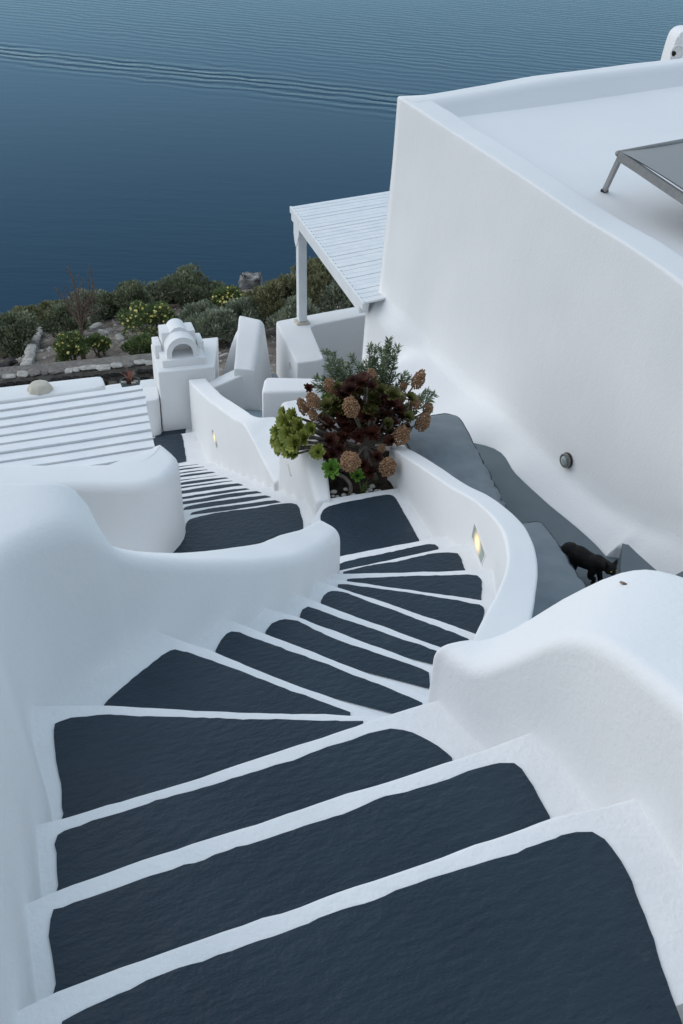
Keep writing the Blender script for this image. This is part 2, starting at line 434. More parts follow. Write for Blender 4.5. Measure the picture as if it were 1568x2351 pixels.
def step_solid(front, back, z, parent, depth=.62, m='brushed', jit=.005):
    """one step: tread between the back line and the nosing, rounded nosing, riser"""
    n = 48; f = resample(front, n); b = resample(back, n); r = .016
    rows = [[] for _ in range(13)]
    for i in range(n):
        p = f[i].copy(); p.z = z
        t = (f[min(i+1, n-1)]-f[max(i-1, 0)]); t.z = 0; t.normalize(); o = V((t.y, -t.x, 0))
        bb = V((b[i].x, b[i].y, z))
        if o.dot(p-bb) < 0: o = -o
        p += o*(jit*nz(p, 7)+jit*.5*nz(p, 25)); p.z += .002*nz(p, 9)
        c = p - o*r
        for k in range(6):
            q = bb.lerp(c, k/5); q.z = z + .0012*nz(q, 6) + (.002*nz(p, 9) if k == 5 else 0); rows[k].append(q)
        for k in range(1, 5):
            a = k/4*math.pi/2; rows[5+k].append(c + o*(r*math.sin(a)) + V((0, 0, -r+r*math.cos(a))))
        rows[10].append(p + V((0, 0, -.08)) - o*.004); rows[11].append(p + V((0, 0, -RISE)) - o*.01); rows[12].append(p + V((0, 0, -depth)) - o*.01)
    vs = [q for row in rows for q in row]
    fs = [(k*n+i, k*n+i+1, (k+1)*n+i+1, (k+1)*n+i) for k in range(12) for i in range(n-1)]
    # back and underside close the block
    o0 = len(vs); vs += [V((q.x, q.y, z-depth)) for q in rows[0]]
    fs += [(o0+i, o0+i+1, i+1, i) for i in range(n-1)] + [(12*n+i, 12*n+i+1, o0+i+1, o0+i) for i in range(n-1)]
    fs += [tuple([k*n for k in range(13)]+[o0]), tuple([k*n+n-1 for k in range(13)]+[o0+n-1])[::-1]]
    bm = bmesh.new(); bv = [bm.verts.new(v) for v in vs]
    for q in fs: bm.faces.new([bv[i] for i in q])
    return from_bm('step', bm, m, parent, True, 60)
def paint(px, z, parent, push=.12, m='slate', jit=.006, extra=None, push2=None):
    """painted field of a tread: visible border given, closed under the step above"""
    P = [at(x, y, z) for x, y in px]
    Q = smoothline(P, .025, jit, 9)
    c = V((0, -1, 0))
    last, first = Q[-1], Q[0]
    tail = [at(x, y, z) for x, y in extra] if extra else [last+c*(push2 or push), first+c*push]
    poly = Q + tail
    for p in poly: p.z = z+.005
    bm = bmesh.new(); bv = [bm.verts.new(p) for p in poly]; fc = bm.faces.new(bv)
    if fc.normal.z < 0: fc.normal_flip()
    bmesh.ops.triangulate(bm, faces=[fc])
    # thin coat with an edge
    me = D.meshes.new('tread_paint'); bm.normal_update()
    if sum(f.normal.z for f in bm.faces) < 0: bmesh.ops.reverse_faces(bm, faces=bm.faces)
    bm.to_mesh(me); bm.free()
    return link('tread_paint', me, m, parent)
PAINT = {
 0: [(145, 2350), (240, 2298), (382, 2238), (625, 2153), (784, 2093), (984, 2025), (1159, 1970), (1290, 1921), (1325, 1914), (1364, 1915), (1389, 1931), (1424, 1978), (1459, 2053), (1499, 2158), (1529, 2253), (1561, 2348)],
 1: [(129, 2263), (117, 2198), (111, 2153), (114, 2115), (123, 2095), (145, 2086), (240, 2055), (320, 2023), (425, 1988), (530, 1955), (784, 1871), (884, 1833), (1004, 1798), (1089, 1768), (1150, 1755), (1179, 1754), (1199, 1768), (1234, 1828), (1259, 1875)],
 2: [(134, 2035), (126, 1988), (125, 1943), (131, 1922), (145, 1913), (235, 1880), (360, 1840), (510, 1798), (670, 1748), (784, 1708), (864, 1682), (899, 1675), (925, 1679), (949, 1685), (1004, 1713), (1036, 1742)],
 3: [(145, 1870), (138, 1800), (128, 1733), (123, 1695), (122, 1678), (126, 1665), (137, 1657), (165, 1650), (250, 1645), (400, 1648), (560, 1652), (784, 1658), (834, 1658)],
 4: [(241, 1617), (281, 1580), (338, 1534), (371, 1506), (390, 1494), (402, 1491), (422, 1496), (536, 1535), (680, 1593), (804, 1637)],
 5: [(494, 1495), (508, 1471), (519, 1456), (532, 1451), (550, 1454), (600, 1473), (712, 1513), (836, 1561), (948, 1604), (968, 1615)],
 6: [(610, 1451), (624, 1433), (640, 1425), (668, 1425), (696, 1433), (736, 1455), (856, 1499), (924, 1521), (984, 1546)],
 7: [(688, 1416), (695, 1400), (708, 1394), (724, 1399), (776, 1419), (856, 1445), (936, 1473), (1005, 1497)],
 8: [(736, 1382), (741, 1370), (752, 1361), (774, 1359), (798, 1364), (823, 1373), (891, 1398), (996, 1436), (1060, 1463), (1075, 1468), (1081, 1476), (1081, 1488)],
 9: [(776, 1344), (798, 1343), (816, 1346), (891, 1355), (999, 1371), (1079, 1386), (1100, 1389), (1109, 1396), (1111, 1404), (1106, 1436), (1100, 1455)],
 10: [(798, 1331), (891, 1326), (999, 1322), (1079, 1321), (1097, 1324), (1106, 1332), (1107, 1346), (1105, 1374)],
 11: [(789, 1315), (852, 1299), (920, 1288), (996, 1272), (1036, 1270), (1050, 1272), (1057, 1281), (1068, 1308)],
 12: [(779, 1305), (780, 1296), (791, 1290), (891, 1270), (942, 1258), (985, 1250), (998, 1251), (1006, 1257)],
}
upper = empty('upper_staircase'); structure(upper)
# steps under and behind the camera
lineA = NOS[0]; dv = (NOS[0][2]-NOS[1][2]); dv.z = 0
for k in (3, 2, 1):
    z = RISE*k
    fr = extend([p+dv*(k*1.0+.75) for p in NOS[0]], .3, .4); bk = [p+dv*1.25 for p in fr]
    s = step_solid(fr, bk, z, upper)
    fr2 = [p.lerp(fr[-1], .0) for p in fr]
    a0, a1 = fr[1]+dv*.18, fr[-2]+dv*.18
    a0, a1 = a0.lerp(a1, .08), a1.lerp(a0, .08)
    q = [a0+dv*.8, a0, a1, a1+dv*.8]
    obj('tread_paint', [V((p.x, p.y, z+.005)) for p in q], [(0, 1, 2, 3)], 'slate', s)
for k in range(13):
    ea, eb = .3, .3
    if k in (3, 4): eb = .25
    if k >= 5: eb = .10
    if k in (9, 10, 11, 12): ea = .10
    front = extend(NOS[k], ea, eb)
    if k == 0: back = [p+dv*1.3 for p in front]
    else:
        pv = extend(NOS[k-1], ea, eb); back = []
        for p in resample(pv, 12):
            back.append(p + V((0, -.10, 0)))
    s = step_solid(front, back, -k*RISE, upper)
    paint(PAINT[k], -k*RISE, s, .10, extra=([(1640, 2620), (60, 2620)] if k == 0 else None))
# landing beside the planter
Z1 = -13*RISE
def landing(name, pts, z, m='brushed', parent=None, depth=.5):
    bm = bmesh.new(); b0 = [bm.verts.new((p[0], p[1], z)) for p in pts]; b1 = [bm.verts.new((p[0], p[1], z-depth)) for p in pts]
    f = bm.faces.new(b0); n = len(pts)
    for i in range(n): bm.faces.new((b0[i], b1[i], b1[(i+1) % n], b0[(i+1) % n]))
    bm.faces.new(b1[::-1])
    return from_bm(name, bm, m, parent)
L1pts = [at(x, y, Z1)[:2] for x, y in [(713, 1199), (748, 1146), (920, 1120), (1040, 1215), (1060, 1290), (770, 1330), (745, 1290)]]
s = landing('step', L1pts, Z1, parent=upper)
paint([(764, 1285), (745, 1230), (737, 1198), (736, 1184), (744, 1170), (765, 1160), (820, 1149), (870, 1139), (892, 1137), (906, 1143), (920, 1166), (945, 1208), (962, 1240)], Z1, s, .14)

# landing to the left and the long lower flight
lower = empty('lower_staircase'); structure(lower)
Z2 = Z1-RISE
MR = lambda k: V((-.31-.1155*k, 6.75+.345*k, 0)); ML = lambda k: V((-1.25-.1155*k, 6.42+.345*k, 0))
L2 = [MR(0)+V((.14, 0, 0)), V((-.12, 6.2, 0)), V((-.05, 5.1, 0)), V((-1.3, 5.0, 0)), V((-1.9, 5.6, 0)), ML(0)+V((-.2, -.05, 0))]
s = landing('step', [(p.x, p.y) for p in L2], Z2, parent=lower)
paint([(392, 1268), (406, 1260), (420, 1238), (426, 1218), (428, 1203), (434, 1195), (447, 1190), (510, 1176), (580, 1168), (636, 1159), (670, 1156), (681, 1159), (687, 1167), (690, 1179), (696, 1196)], Z2, s, .1, extra=[(700, 1300), (380, 1330)])
for k in range(0, 13):
    z = Z2-RISE*k
    dz = random.uniform(-.012, .012) if k else 0
    f = [ML(k)+V((-.22, -.07, 0)), ML(k)+V((.25, .09+dz, 0)), MR(k)+V((-.25, -.08+dz, 0)), MR(k)+V((.16, .05, 0))]
    b = [p-V((-.1155, .50, 0)) for p in f]
    if k == 0: b = [p-V((-.05, .2, 0)) for p in f]
    s = step_solid(f, b, z, lower, depth=.5)
    if k:
        wd = random.uniform(.05, .085); rr = random.uniform(.0, .05)
        a = ML(k)+V((.10, .035, 0)); c = MR(k)-V((.12+rr, .05, 0)); bk = V((.1155, -.345, 0))
        fo = bk.normalized()
        P = [a+fo*(wd+.3), a+fo*(wd+.06), a+fo*(wd+.015)+V((.03, .012, 0)), a.lerp(c, .3)+fo*(wd+.01*random.uniform(-1, 1)), a.lerp(c, .65)+fo*(wd+.012*random.uniform(-1, 1)), c+fo*(wd+.012), c+fo*(wd+.03)+V((.035, 0, 0)), c+fo*(wd+.07)+V((.06, 0, 0)), c+fo*(wd+.3)+V((.06, 0, 0))]
        Q = smoothline([V((p.x, p.y, 0)) for p in P], .03, .004, 9)
        me = mesh('tread_paint', [V((p.x, p.y, z+.005)) for p in Q], [tuple(range(len(Q)))]); 
        if me.polygons[0].normal.z < 0: me.flip_normals()
        link('tread_paint', me, 'slate', s)
Z3 = Z2-13*RISE
s = landing('step', [tuple((MR(12.2)+V((.2, 0, 0)))[:2]), tuple((MR(15.3)+V((.2, 0, 0)))[:2]), at(346, 1008, Z3)[:2], (-3.2, 11.2), (-2.9, 10.0), tuple((ML(12))[:2])], Z3, parent=lower)
paint([(428, 1060), (421, 1011), (417, 999), (411, 996), (398, 997), (354, 1006), (340, 1010)], Z3, s, .1, extra=[(330, 1080)])
Z4 = Z3-RISE
s = landing('step', [(-1.6, 11.0), (-1.4, 13.2), (-4.2, 13.2), (-4.2, 10.6)], Z4, parent=lower)
paint([(426, 993), (426, 977), (408, 978), (389, 983), (372, 992), (356, 1002)], Z4, s, .1, extra=[(358, 1012), (426, 1000)])
paint([(345, 1003), (345, 978), (356, 976), (362, 978), (365, 984), (366, 992), (356, 1001)], Z4, s, .02, extra=[(350, 1005)])

# ================================================================== WALLS ALONG THE UPPER STAIRS
# parapet curving along the left of the stairs, rising to a shoulder at the left
def st(ib, zb, it, zi, ot, zo, ob, zb2=None): return (V((*ib, zb)), V((*it, zi)), V((*ot, zo)), V((*ob, zb2 if zb2 is not None else zb)))
LB = [(-.80, 1.95, -.42, .20), (-.755, 1.76, -.35, .28), (-.655, 1.4, -.175, .44), (-.545, 1.05, 0, .62), (-.45, .7, .175, .80), (-.36, .2, .2, .95)]
wall('curved_parapet', [
 st((.00, 5.02), -2.6, (-.005, 5.03), -1.60, (-.15, 5.16), -1.60, (-.19, 5.2), -3),
 st((-.05, 4.62), -2.6, (-.07, 4.64), -1.40, (-.25, 4.80), -1.43, (-.30, 4.83), -3),
 st((-.11, 4.24), -2.4, (-.13, 4.26), -1.19, (-.33, 4.46), -1.23, (-.38, 4.5), -3),
 st((-.19, 3.90), -2.2, (-.21, 3.92), -.99, (-.41, 4.11), -1.045, (-.46, 4.15), -3),
 st((-.31, 3.57), -2, (-.34, 3.60), -.79, (-.51, 3.79), -.85, (-.57, 3.84), -3),
 st((-.46, 3.27), -1.8, (-.49, 3.31), -.59, (-.65, 3.46), -.655, (-.71, 3.52), -3),
 st((-.62, 3.01), -1.6, (-.66, 3.07), -.41, (-.80, 3.19), -.465, (-.87, 3.28), -3),
 st((-.72, 2.86), -1.5, (-.77, 2.95), -.31, (-.865, 3.05), -.345, (-1.0, 3.15), -3),
 st((-.745, 2.83), -1.5, (-.80, 2.92), -.275, (-.885, 3.02), -.305, (-1.03, 3.13), -3),
 st((-.76, 2.81), -1.5, (-.815, 2.90), -.245, (-.897, 3.01), -.225, (-1.06, 3.12), -3),
 st((-.78, 2.79), -1.5, (-.835, 2.87), -.20, (-.918, 3.0), -.125, (-1.09, 3.12), -3),
 st((-.81, 2.75), -1.5, (-.865, 2.83), -.14, (-.95, 2.99), -.062, (-1.14, 3.12), -3),
 st((-.85, 2.69), -1.4, (-.91, 2.78), -.085, (-1.0, 2.975), -.025, (-1.2, 3.10), -3),
 st((-.905, 2.585), -1.3, (-.985, 2.68), -.05, (-1.09, 2.95), -.012, (-1.3, 3.07), -3),
 st((-.925, 2.48), -1.2, (-1.045, 2.57), -.03, (-1.27, 2.93), -.01, (-1.5, 3.02), -3),
 st((-.915, 2.36), -1.1, (-1.065, 2.43), -.005, (-1.55, 2.85), .0, (-1.7, 2.9), -3),
 st((-.875, 2.21), -1.05, (-1.03, 2.25), .06, (-1.6, 2.5), .06, (-1.75, 2.6), -3)] +
 [st((x+.035, y), zf-.5, (x-.10, y-.02), zt, (x-.7, y-.05), zt, (x-.8, y-.05), zf-.5) for x, y, zf, zt in LB],
 'white parapet running along the left of the dark stairs and curving round them', (.075, .028), cap0=.05)
# small plaster fillet where parapet meets side wall is given by their overlap
wall('broad_wall', [
 st((.285, 2.335), -1.4, (.315, 2.30), -.15, (.46, 2.34), -.14, (.50, 2.40)),
 st((.36, 2.20), -1.2, (.40, 2.17), -.11, (.55, 2.37), -.10, (.60, 2.45)),
 st((.44, 2.08), -1.2, (.49, 2.07), .03, (.68, 2.38), .01, (.74, 2.5)),
 st((.51, 1.97), -1.2, (.57, 1.97), .18, (.83, 2.37), .12, (.9, 2.5)),
 st((.58, 1.82), -1, (.645, 1.84), .27, (.96, 2.30), .17, (1.05, 2.42)),
 st((.67, 1.58), -1, (.74, 1.58), .34, (1.14, 2.04), .23, (1.25, 2.2)),
 st((.77, 1.18), -1, (.85, 1.18), .45, (1.36, 1.55), .36, (1.5, 1.7)),
 st((.86, .7), -1, (.94, .7), .58, (1.5, .95), .5, (1.65, 1.0)),
 st((.92, .2), -1, (1.0, .2), .7, (1.6, .3), .65, (1.75, .3))],
 'broad rounded white wall at the right of the nearest steps', (.05, .05), cap0=.04)
SW = [(.36, 2.62, .40, 2.62, -.85, .58, 2.62, -.85), (.44, 2.95, .48, 2.95, -.93, .68, 2.92, -.93), (.56, 3.40, .60, 3.40, -1.02, .82, 3.36, -1.02), (.73, 3.87, .77, 3.87, -1.12, .955, 3.84, -1.14),
      (.86, 4.36, .895, 4.36, -1.25, 1.06, 4.36, -1.28), (.905, 4.9, .935, 4.9, -1.42, 1.10, 4.96, -1.46), (.83, 5.40, .86, 5.42, -1.58, 1.00, 5.52, -1.62), (.71, 5.77, .74, 5.80, -1.71, .86, 5.91, -1.75),
      (.55, 6.28, .58, 6.30, -1.86, .70, 6.42, -1.90), (.42, 6.66, .445, 6.68, -1.97, .565, 6.78, -2.0), (.35, 6.86, .37, 6.88, -2.02, .47, 6.97, -2.06)]
wall('curved_stair_wall', [st((a, b), -3, (c, d), e, (f, g), h, (f+.02, g+.02), -3.2) for a, b, c, d, e, f, g, h in SW],
 'white curved wall right of the winding steps, with a lit lamp in it', (.022, .018), cap1=.06)

# ================================================================== PLANTER
PZ = Z1
planter = empty('planter', (.15, 7.0, Z1)); tag(planter, 'white plastered planter at the landing holding succulents', 'planter')
wall('planter_wall', [
 st((-.22, 6.42), -3.2, (-.205, 6.44), -2.25, (-.085, 6.47), -2.24, (-.075, 6.47), -3),
 st((-.32, 6.72), -3.2, (-.29, 6.74), -2.13, (-.13, 6.74), -2.11, (-.12, 6.74), -3),
 st((-.43, 7.08), -3.4, (-.40, 7.10), -2.04, (-.20, 7.08), -2.03, (-.18, 7.08), -3),
 st((-.52, 7.38), -3.6, (-.49, 7.40), -2.02, (-.26, 7.40), -2.02, (-.24, 7.40), -3),
 st((-.58, 7.58), -3.6, (-.55, 7.58), -2.02, (-.32, 7.7), -2.02, (-.30, 7.7), -3)], None, (.05, .035), parent=planter, ds=.05, cap0=.03)
wall('planter_wall', [
 st((-.5, 7.5), -3.4, (-.5, 7.5), -2.10, (-.52, 7.62), -2.10, (-.52, 7.62)),
 st((.0, 7.5), -3.4, (.0, 7.5), -2.16, (.0, 7.62), -2.16, (.0, 7.62)),
 st((.42, 7.3), -3.4, (.42, 7.3), -2.2, (.46, 7.42), -2.2, (.46, 7.42)),
 st((.47, 6.95), -3.4, (.44, 6.95), -2.14, (.54, 6.95), -2.14, (.54, 6.95))], None, (.04, .04), parent=planter)
def make_soil():
    xs = np.linspace(-.5, .7, 40); ys = np.linspace(6.49, 7.52, 40)
    vs = []
    for y in ys:
        for x in xs:
            f = 6.49+ (x+.08)*.36 if y == ys[0] else y
            yy = max(y, 6.515+(x+.08)*.36)
            x = max(x, -.12-.30*(yy-6.47)); x = min(x, .47)
            vs.append((x, yy, Z1-.05+.03*nz((x, yy, 0), 8)))
    n = 40; fs = [(j*n+i, j*n+i+1, (j+1)*n+i+1, (j+1)*n+i) for j in range(39) for i in range(39)]
    obj('soil', vs, fs, 'soil', planter, True)
make_soil()

# ================================================================== WALLS AROUND THE LOWER FLIGHT
prism('terrace_wall', [(-3.4, 5.55), (-2.3, 5.70), (-1.80, 5.79), (-1.52, 5.80), (-1.34, 5.84), (-1.24, 5.93), (-1.20, 6.05), (-1.185, 6.2), (-1.25, 6.33), (-1.36, 6.45), (-1.42, 6.40), (-1.44, 6.28), (-1.52, 6.16), (-1.7, 6.12), (-2.4, 6.06), (-3.4, 5.95)],
 lambda x, y: -1.80, -4.9, .07, label='low white wall with a rounded corner under the slatted roof', smooth_outline=True, batter=.06)
# left side of the lower flight, below that wall
wall('flight_side_wall', [
 st((-1.24, 6.36), -5.5, (-1.26, 6.36), -2.0, (-1.5, 6.3), -2.0, (-1.5, 6.3)),
 st((-1.42, 6.95), -5.5, (-1.45, 6.95), -2.35, (-1.75, 6.9), -2.35, (-1.75, 6.9)),
 st((-1.75, 7.9), -5.5, (-1.78, 7.9), -2.95, (-2.1, 7.8), -2.95, (-2.1, 7.8)),
 st((-2.3, 9.6), -5.5, (-2.33, 9.6), -3.9, (-2.6, 9.5), -3.9, (-2.6, 9.5))], 'white wall sloping down the left of the long lower flight', (.05, .05))
R0, R1 = (-.31, 6.75), (-1.58, 10.55)
def rw(px, py): return atv(px, py, R0, R1)
def rst(px, py, px2, py2, zb, dz=0):
    a = rw(px, py); o = at(px2, py2, a.z+dz); return (V((a.x+.03, a.y, zb)), a, o, V((o.x+.03, o.y+.03, zb)))
st6 = [rst(433, 872, 474, 869, -6), rst(442, 884, 483, 879, -6), rst(473, 914, 508, 904, -6), rst(501, 936, 536, 922, -6), rst(534, 959, 566, 942, -6), rst(557, 972, 592, 956, -6)]
a = rw(580, 1010); b_ = rw(602, 1055); c_ = rw(631, 1108)
st6 += [(V((a.x+.03, a.y, -5)), a, at(650, 960, -2.93), V((at(650, 960, -2.93).x, at(650, 960, -2.93).y, -5))),
        (V((b_.x+.02, b_.y, -5)), b_, V((-.1, 8.55, -2.84)), V((-.1, 8.55, -5))),
        (V((c_.x+.01, c_.y, -5)), c_, V((-.02, 7.9, -2.83)), V((-.02, 7.9, -5)))]
wall('flight_parapet', st6, 'white parapet stepping down the right of the long lower flight', (.03, .03), cap0=.03)

# ================================================================== BUILDING AT THE RIGHT
A2 = at(1060, 970, -2.6); B2 = at(1389, 1277, -2.6)
Ax, Bx = (A2.x+.245, A2.y+.09), (B2.x+.245, B2.y+.09)
bdir = V((B2.x-A2.x, B2.y-A2.y, 0)).normalized(); bnor = V((-bdir.y, bdir.x, 0))       # bnor points into the building
if bnor.x < 0: bnor = -bnor
house = empty('building', (A2.x, A2.y, -2.6)); tag(house, 'tall white building with a smooth sloping wall and roof terrace', 'building')
def bst(tx, ty, foot, cov, zf=-2.6, pw=.34, fl=-.62, swell=0):
    T = atv(tx, ty, Ax, Bx)
    return T
tops = [(905, 222), (1010, 290), (1180, 400), (1350, 515), (1460, 580), (1568, 662)]
feet = {1: None}
rowsB = []
FACE0 = V((Ax[0], Ax[1], 0))
def facept(y, off=0):   # point of the face line at depth y
    t = (y-Ax[1])/bdir.y; p = V((Ax[0]+bdir.x*t, y, 0)); return p + bnor*off
footpx = [(1000, 1010), (1060, 970), (1103, 1003), (1146, 1044), (1180, 1085), (1223, 1128), (1286, 1188), (1348, 1229), (1389, 1277)]
footp = [at(x, y, -2.6) for x, y in footpx]
def foot_at(s):         # s: distance along bdir from FACE0
    best = None
    pts = [(((p-V((Ax[0], Ax[1], -2.6))).dot(bdir)), (p-V((Ax[0], Ax[1], -2.6))).dot(bnor)) for p in footp]
    pts.sort()
    if s <= pts[1][0]: return pts[1][1]
    for i in range(1, len(pts)):
        if s <= pts[i][0]:
            t = (s-pts[i-1][0])/max(pts[i][0]-pts[i-1][0], 1e-5); return pts[i-1][1]*(1-t)+pts[i][1]*t
    return pts[-1][1]+.115*min(1, (s-pts[-1][0])/.07)
PB = []
for (tx, ty) in tops:
    T = atv(tx, ty, Ax, Bx); s = (T-V((Ax[0], Ax[1], 0))).dot(bdir); PB.append((s, T.z))
PB += [(PB[-1][0]+1.5, PB[-1][1]-.05)]
CR = []
for (tx, ty) in [(866, 690), (940, 760), (1080, 897), (1180, 960), (1233, 1016), (1295, 1080), (1391, 1162), (1487, 1214), (1568, 1241)]:
    T = atv(tx, ty, Ax, Bx); CR.append(((T-V((Ax[0], Ax[1], 0))).dot(bdir), T.z))
CR.sort(); _s = [q[0] for q in PB]; _z = [q[1] for q in PB]
_sB = (footp[-1]-V((Ax[0], Ax[1], -2.6))).dot(bdir)
_sn = sorted([_s[0], _s[0]+.25, _sB-.12, _sB, _sB+.08, _sB+.2] + list(np.linspace(_s[0]+.7, _s[-1], 13)))
PB = [(float(q), float(np.interp(q, _s, _z))) for q in _sn]
for i, (s, zt) in enumerate(PB):
    base = V((Ax[0], Ax[1], 0))+bdir*s
    off = foot_at(s)
    zf = -2.6 if s > -1 else -3.4
    cz = float(np.interp(s, [q[0] for q in CR], [q[1] for q in CR]))
    zf = -2.6 if s < _sB+.03 else -2.49
    if s < -1: zf = -3.4
    F0 = base+bnor*(off-.02); F0.z = zf-1.4
    F1 = base+bnor*off; F1.z = zf
    F2 = base+bnor*(off*.06); F2.z = cz-.01
    F3 = base+bnor*.006; F3.z = cz+.10
    if s < -.3: F1.z = -2.6
    F4 = base+bnor*.03; F4.z = zt-.6
    F5 = base+bnor*.04; F5.z = zt
    if s < -1.7: F1 = base+bnor*-.24; F1.z = zf; F0 = base+bnor*-.24; F0.z = -5; F2 = base+bnor*-.20; F2.z = -2.38; F3 = base+bnor*-.055; F3.z = -2.20
    pw = .30 if i else .36
    F6 = base+bnor*(.04+pw); F6.z = zt
    F7 = base+bnor*(.07+pw); F7.z = zt-.14
    F8 = base+bnor*(.8+pw); F8.z = zt-.9
    rowsB.append([F0, F1, F2, F3, F4, F5, F6, F7, F8])
# far corner: close the wall back round to the sea side
loft('wall', rowsB, (0, .03, .07, .05, .2, .024, .04, .06, 0), (3, 5, 6, 10, 4, 5, 3, 4, 2), parent=house, ds=.09, rough=(.010, .002), cap0=0)
K = V((Ax[0], Ax[1], 0))+bdir*PB[0][0]; K.z = PB[0][1]
sea_r = at(1568, 130, -.03); sea_dir = V((sea_r.x-K.x, sea_r.y-K.y, 0)).normalized(); sea_in = V((sea_dir.y, -sea_dir.x, 0))
rows = []
for s, zt in ((.07, K.z-.004), (.5, K.z), (2.2, -.06), (5.2, -.03), (8, 0)):
    p = V((K.x, K.y, 0))+sea_dir*s
    q = [p+sea_in*.01, p+sea_in*.01, p+sea_in*.02, p+sea_in*.30, p+sea_in*.42, p+sea_in*.9]
    for v, z in zip(q, (-5, -2.2, zt, zt, zt-.13, zt-.6)): v.z = z
    rows.append(q)
loft('wall', rows, (0, .1, .04, .08, .25, 0), (4, 8, 4, 5, 4), parent=house, ds=.12, rough=(.008, .002))
zr = K.z-.34
e0 = V((Ax[0], Ax[1], 0))+bdir*PB[-1][0]+bnor*.3
rp = [V((K.x, K.y, 0))+bnor*.3+sea_in*.2, e0, e0+bnor*7, V((K.x, K.y, 0))+sea_dir*8+sea_in*.2]
zz = [K.z-.28, PB[-1][1]-.29, PB[-1][1]-.1, -.22]
def roof_z(x, y):
    d = V((x-K.x, y-K.y, 0)); s = d.dot(bdir)
    return (K.z-.135) + (PB[-1][1]-K.z)*min(max(s/PB[-1][0] if False else s/(PB[-1][0]-PB[0][0]), -1.2), 1.2)
n = 30; vs = []; fs = []
for j in range(n+1):
    for i in range(n+1):
        p = (rp[0].lerp(rp[1], i/n)).lerp(rp[3].lerp(rp[2], i/n), j/n); p.z = roof_z(p.x, p.y); vs.append(p)
fs = [(j*(n+1)+i, j*(n+1)+i+1, (j+1)*(n+1)+i+1, (j+1)*(n+1)+i) for j in range(n) for i in range(n)]
ro = obj('roof_terrace', vs, fs, 'plaster', house, True)
if ro.data.polygons[0].normal.z < 0: ro.data.flip_normals()
rough_up(ro.data, .006, .001)
# terrace with the cat
TZ = -2.6
tp = [(.35, 8.6), (1.6, 8.7), (2.6, 6.5), (2.3, 6.2), (2.1, 5.9), (1.9, 4.6), (1.6, 3.4), (.75, 3.2), (.85, 4.2), (.95, 5.2), (.7, 6.4), (.4, 7.3)]
t_ = landing('terrace', tp, TZ, 'terrace'); structure(t_)
sp = [at(1389, 1277, TZ), at(1446, 1260, TZ+.17), at(1507, 1313, TZ+.17), at(1545, 1301, TZ+.34)]
side = empty('terrace_stairs'); structure(side)
ed = V((-.83, -.55, 0)); nd = V((.55, -.83, 0))
for k, (a_, ed) in enumerate(((V((2.14, 6.24, 0)), V((-.24, -.97, 0))), (V((2.37, 5.74, 0)), V((-.8, -.6, 0))), (V((2.55, 5.5, 0)), V((-.8, -.6, 0))))):
    nd = V((-ed.y, ed.x, 0))
    q_ = [a_-ed*.4, a_+ed*1.3, a_+ed*1.3+nd*2, a_-ed*.4+nd*2]
    landing('step', [(p.x, p.y) for p in q_], TZ+(.13, .25, .40)[k], 'terrace', side, .6)

# ================================================================== LOWER TERRACES, CHIMNEY, BUTTRESS
def pz(lst, z): return [tuple(at(x, y, z)[:2]) for x, y in lst]
patio = landing('patio', [(-1.3, 10.9), (2.2, 10.9), (2.2, 14.2), (-.5, 13.7), (-1.2, 13.9), (-2.0, 12.8)], -4.72, 'terrace'); structure(patio)
prism('corner_parapet', [(-1.09, 13.96), (-.69, 12.50), (-.31, 12.65), (-.56, 13.82), (.19, 14.29), (1.1, 14.75), (1.1, 15.25), (.21, 14.73)], -3.9, -5.9, .025, label='square-cut white parapet carrying the wooden post', rough=(.003, .001))
prism('low_block_wall', pz([(600, 900), (705, 897)], -3.1)+[(.35, 10.4), (-.93, 10.35)], -3.1, -5.2, .035, label='low white block wall left of the succulents', rough=(.004, .001))
ps = empty('side_stairs'); structure(ps)
for k in range(5):
    a, b = at(556, 936+4.6*k, -4.62+.05*k), at(606, 939+4.6*k, -4.62+.05*k)
    landing('step', [(a.x, a.y-.35), (b.x, b.y-.35), (b.x, b.y), (a.x, a.y)], -4.62+.055*k, 'pale_grey', ps, .3)
# buttress
nl, nr = at(537, 844, -3.96), at(584, 847, -3.96); fl, fr_ = at(549, 724, -3.6), at(604, 736, -3.6)
def mid(a, b, t): return a.lerp(b, t)
sts = []
for t, dz in ((0, 0), (.35, .0), (.7, .03), (.92, .03), (1.0, .0), (1.06, -.06)):
    l, r = mid(nl, fl, t), mid(nr, fr_, t); z = -3.96+(.36)*t+dz
    sts.append((V((l.x-.02, l.y, -5.6)), V((l.x, l.y, z)), V((r.x, r.y, z)), V((r.x+.22+.03*t, r.y, -5.6))))
wall('buttress_wall', sts, 'tall white buttress wall with a rounded crest right of the chimney', (.04, .08), cap0=.02, cap1=.05)
a, b = at(503, 884, -4.15), at(574, 850, -4.0)
wall('wing_wall', [(V((a.x-.25, a.y-.1, -5.4)), V((a.x-.25, a.y-.1, -4.22)), V((a.x-.25, a.y+.2, -4.22)), V((a.x-.25, a.y+.2, -5.4))),
 (V((a.x, a.y, -5.4)), a, a+V((0, .28, .02)), V((a.x, a.y+.28, -5.4))),
 (V((b.x, b.y-.05, -5.4)), b+V((0, 0, -.02)), b+V((0, .3, 0)), V((b.x, b.y+.3, -5.4)))], 'short white wing wall between chimney and buttress', (.03, .03))
f0, f1 = at(511, 852, -4.3), at(536, 776, -3.85)
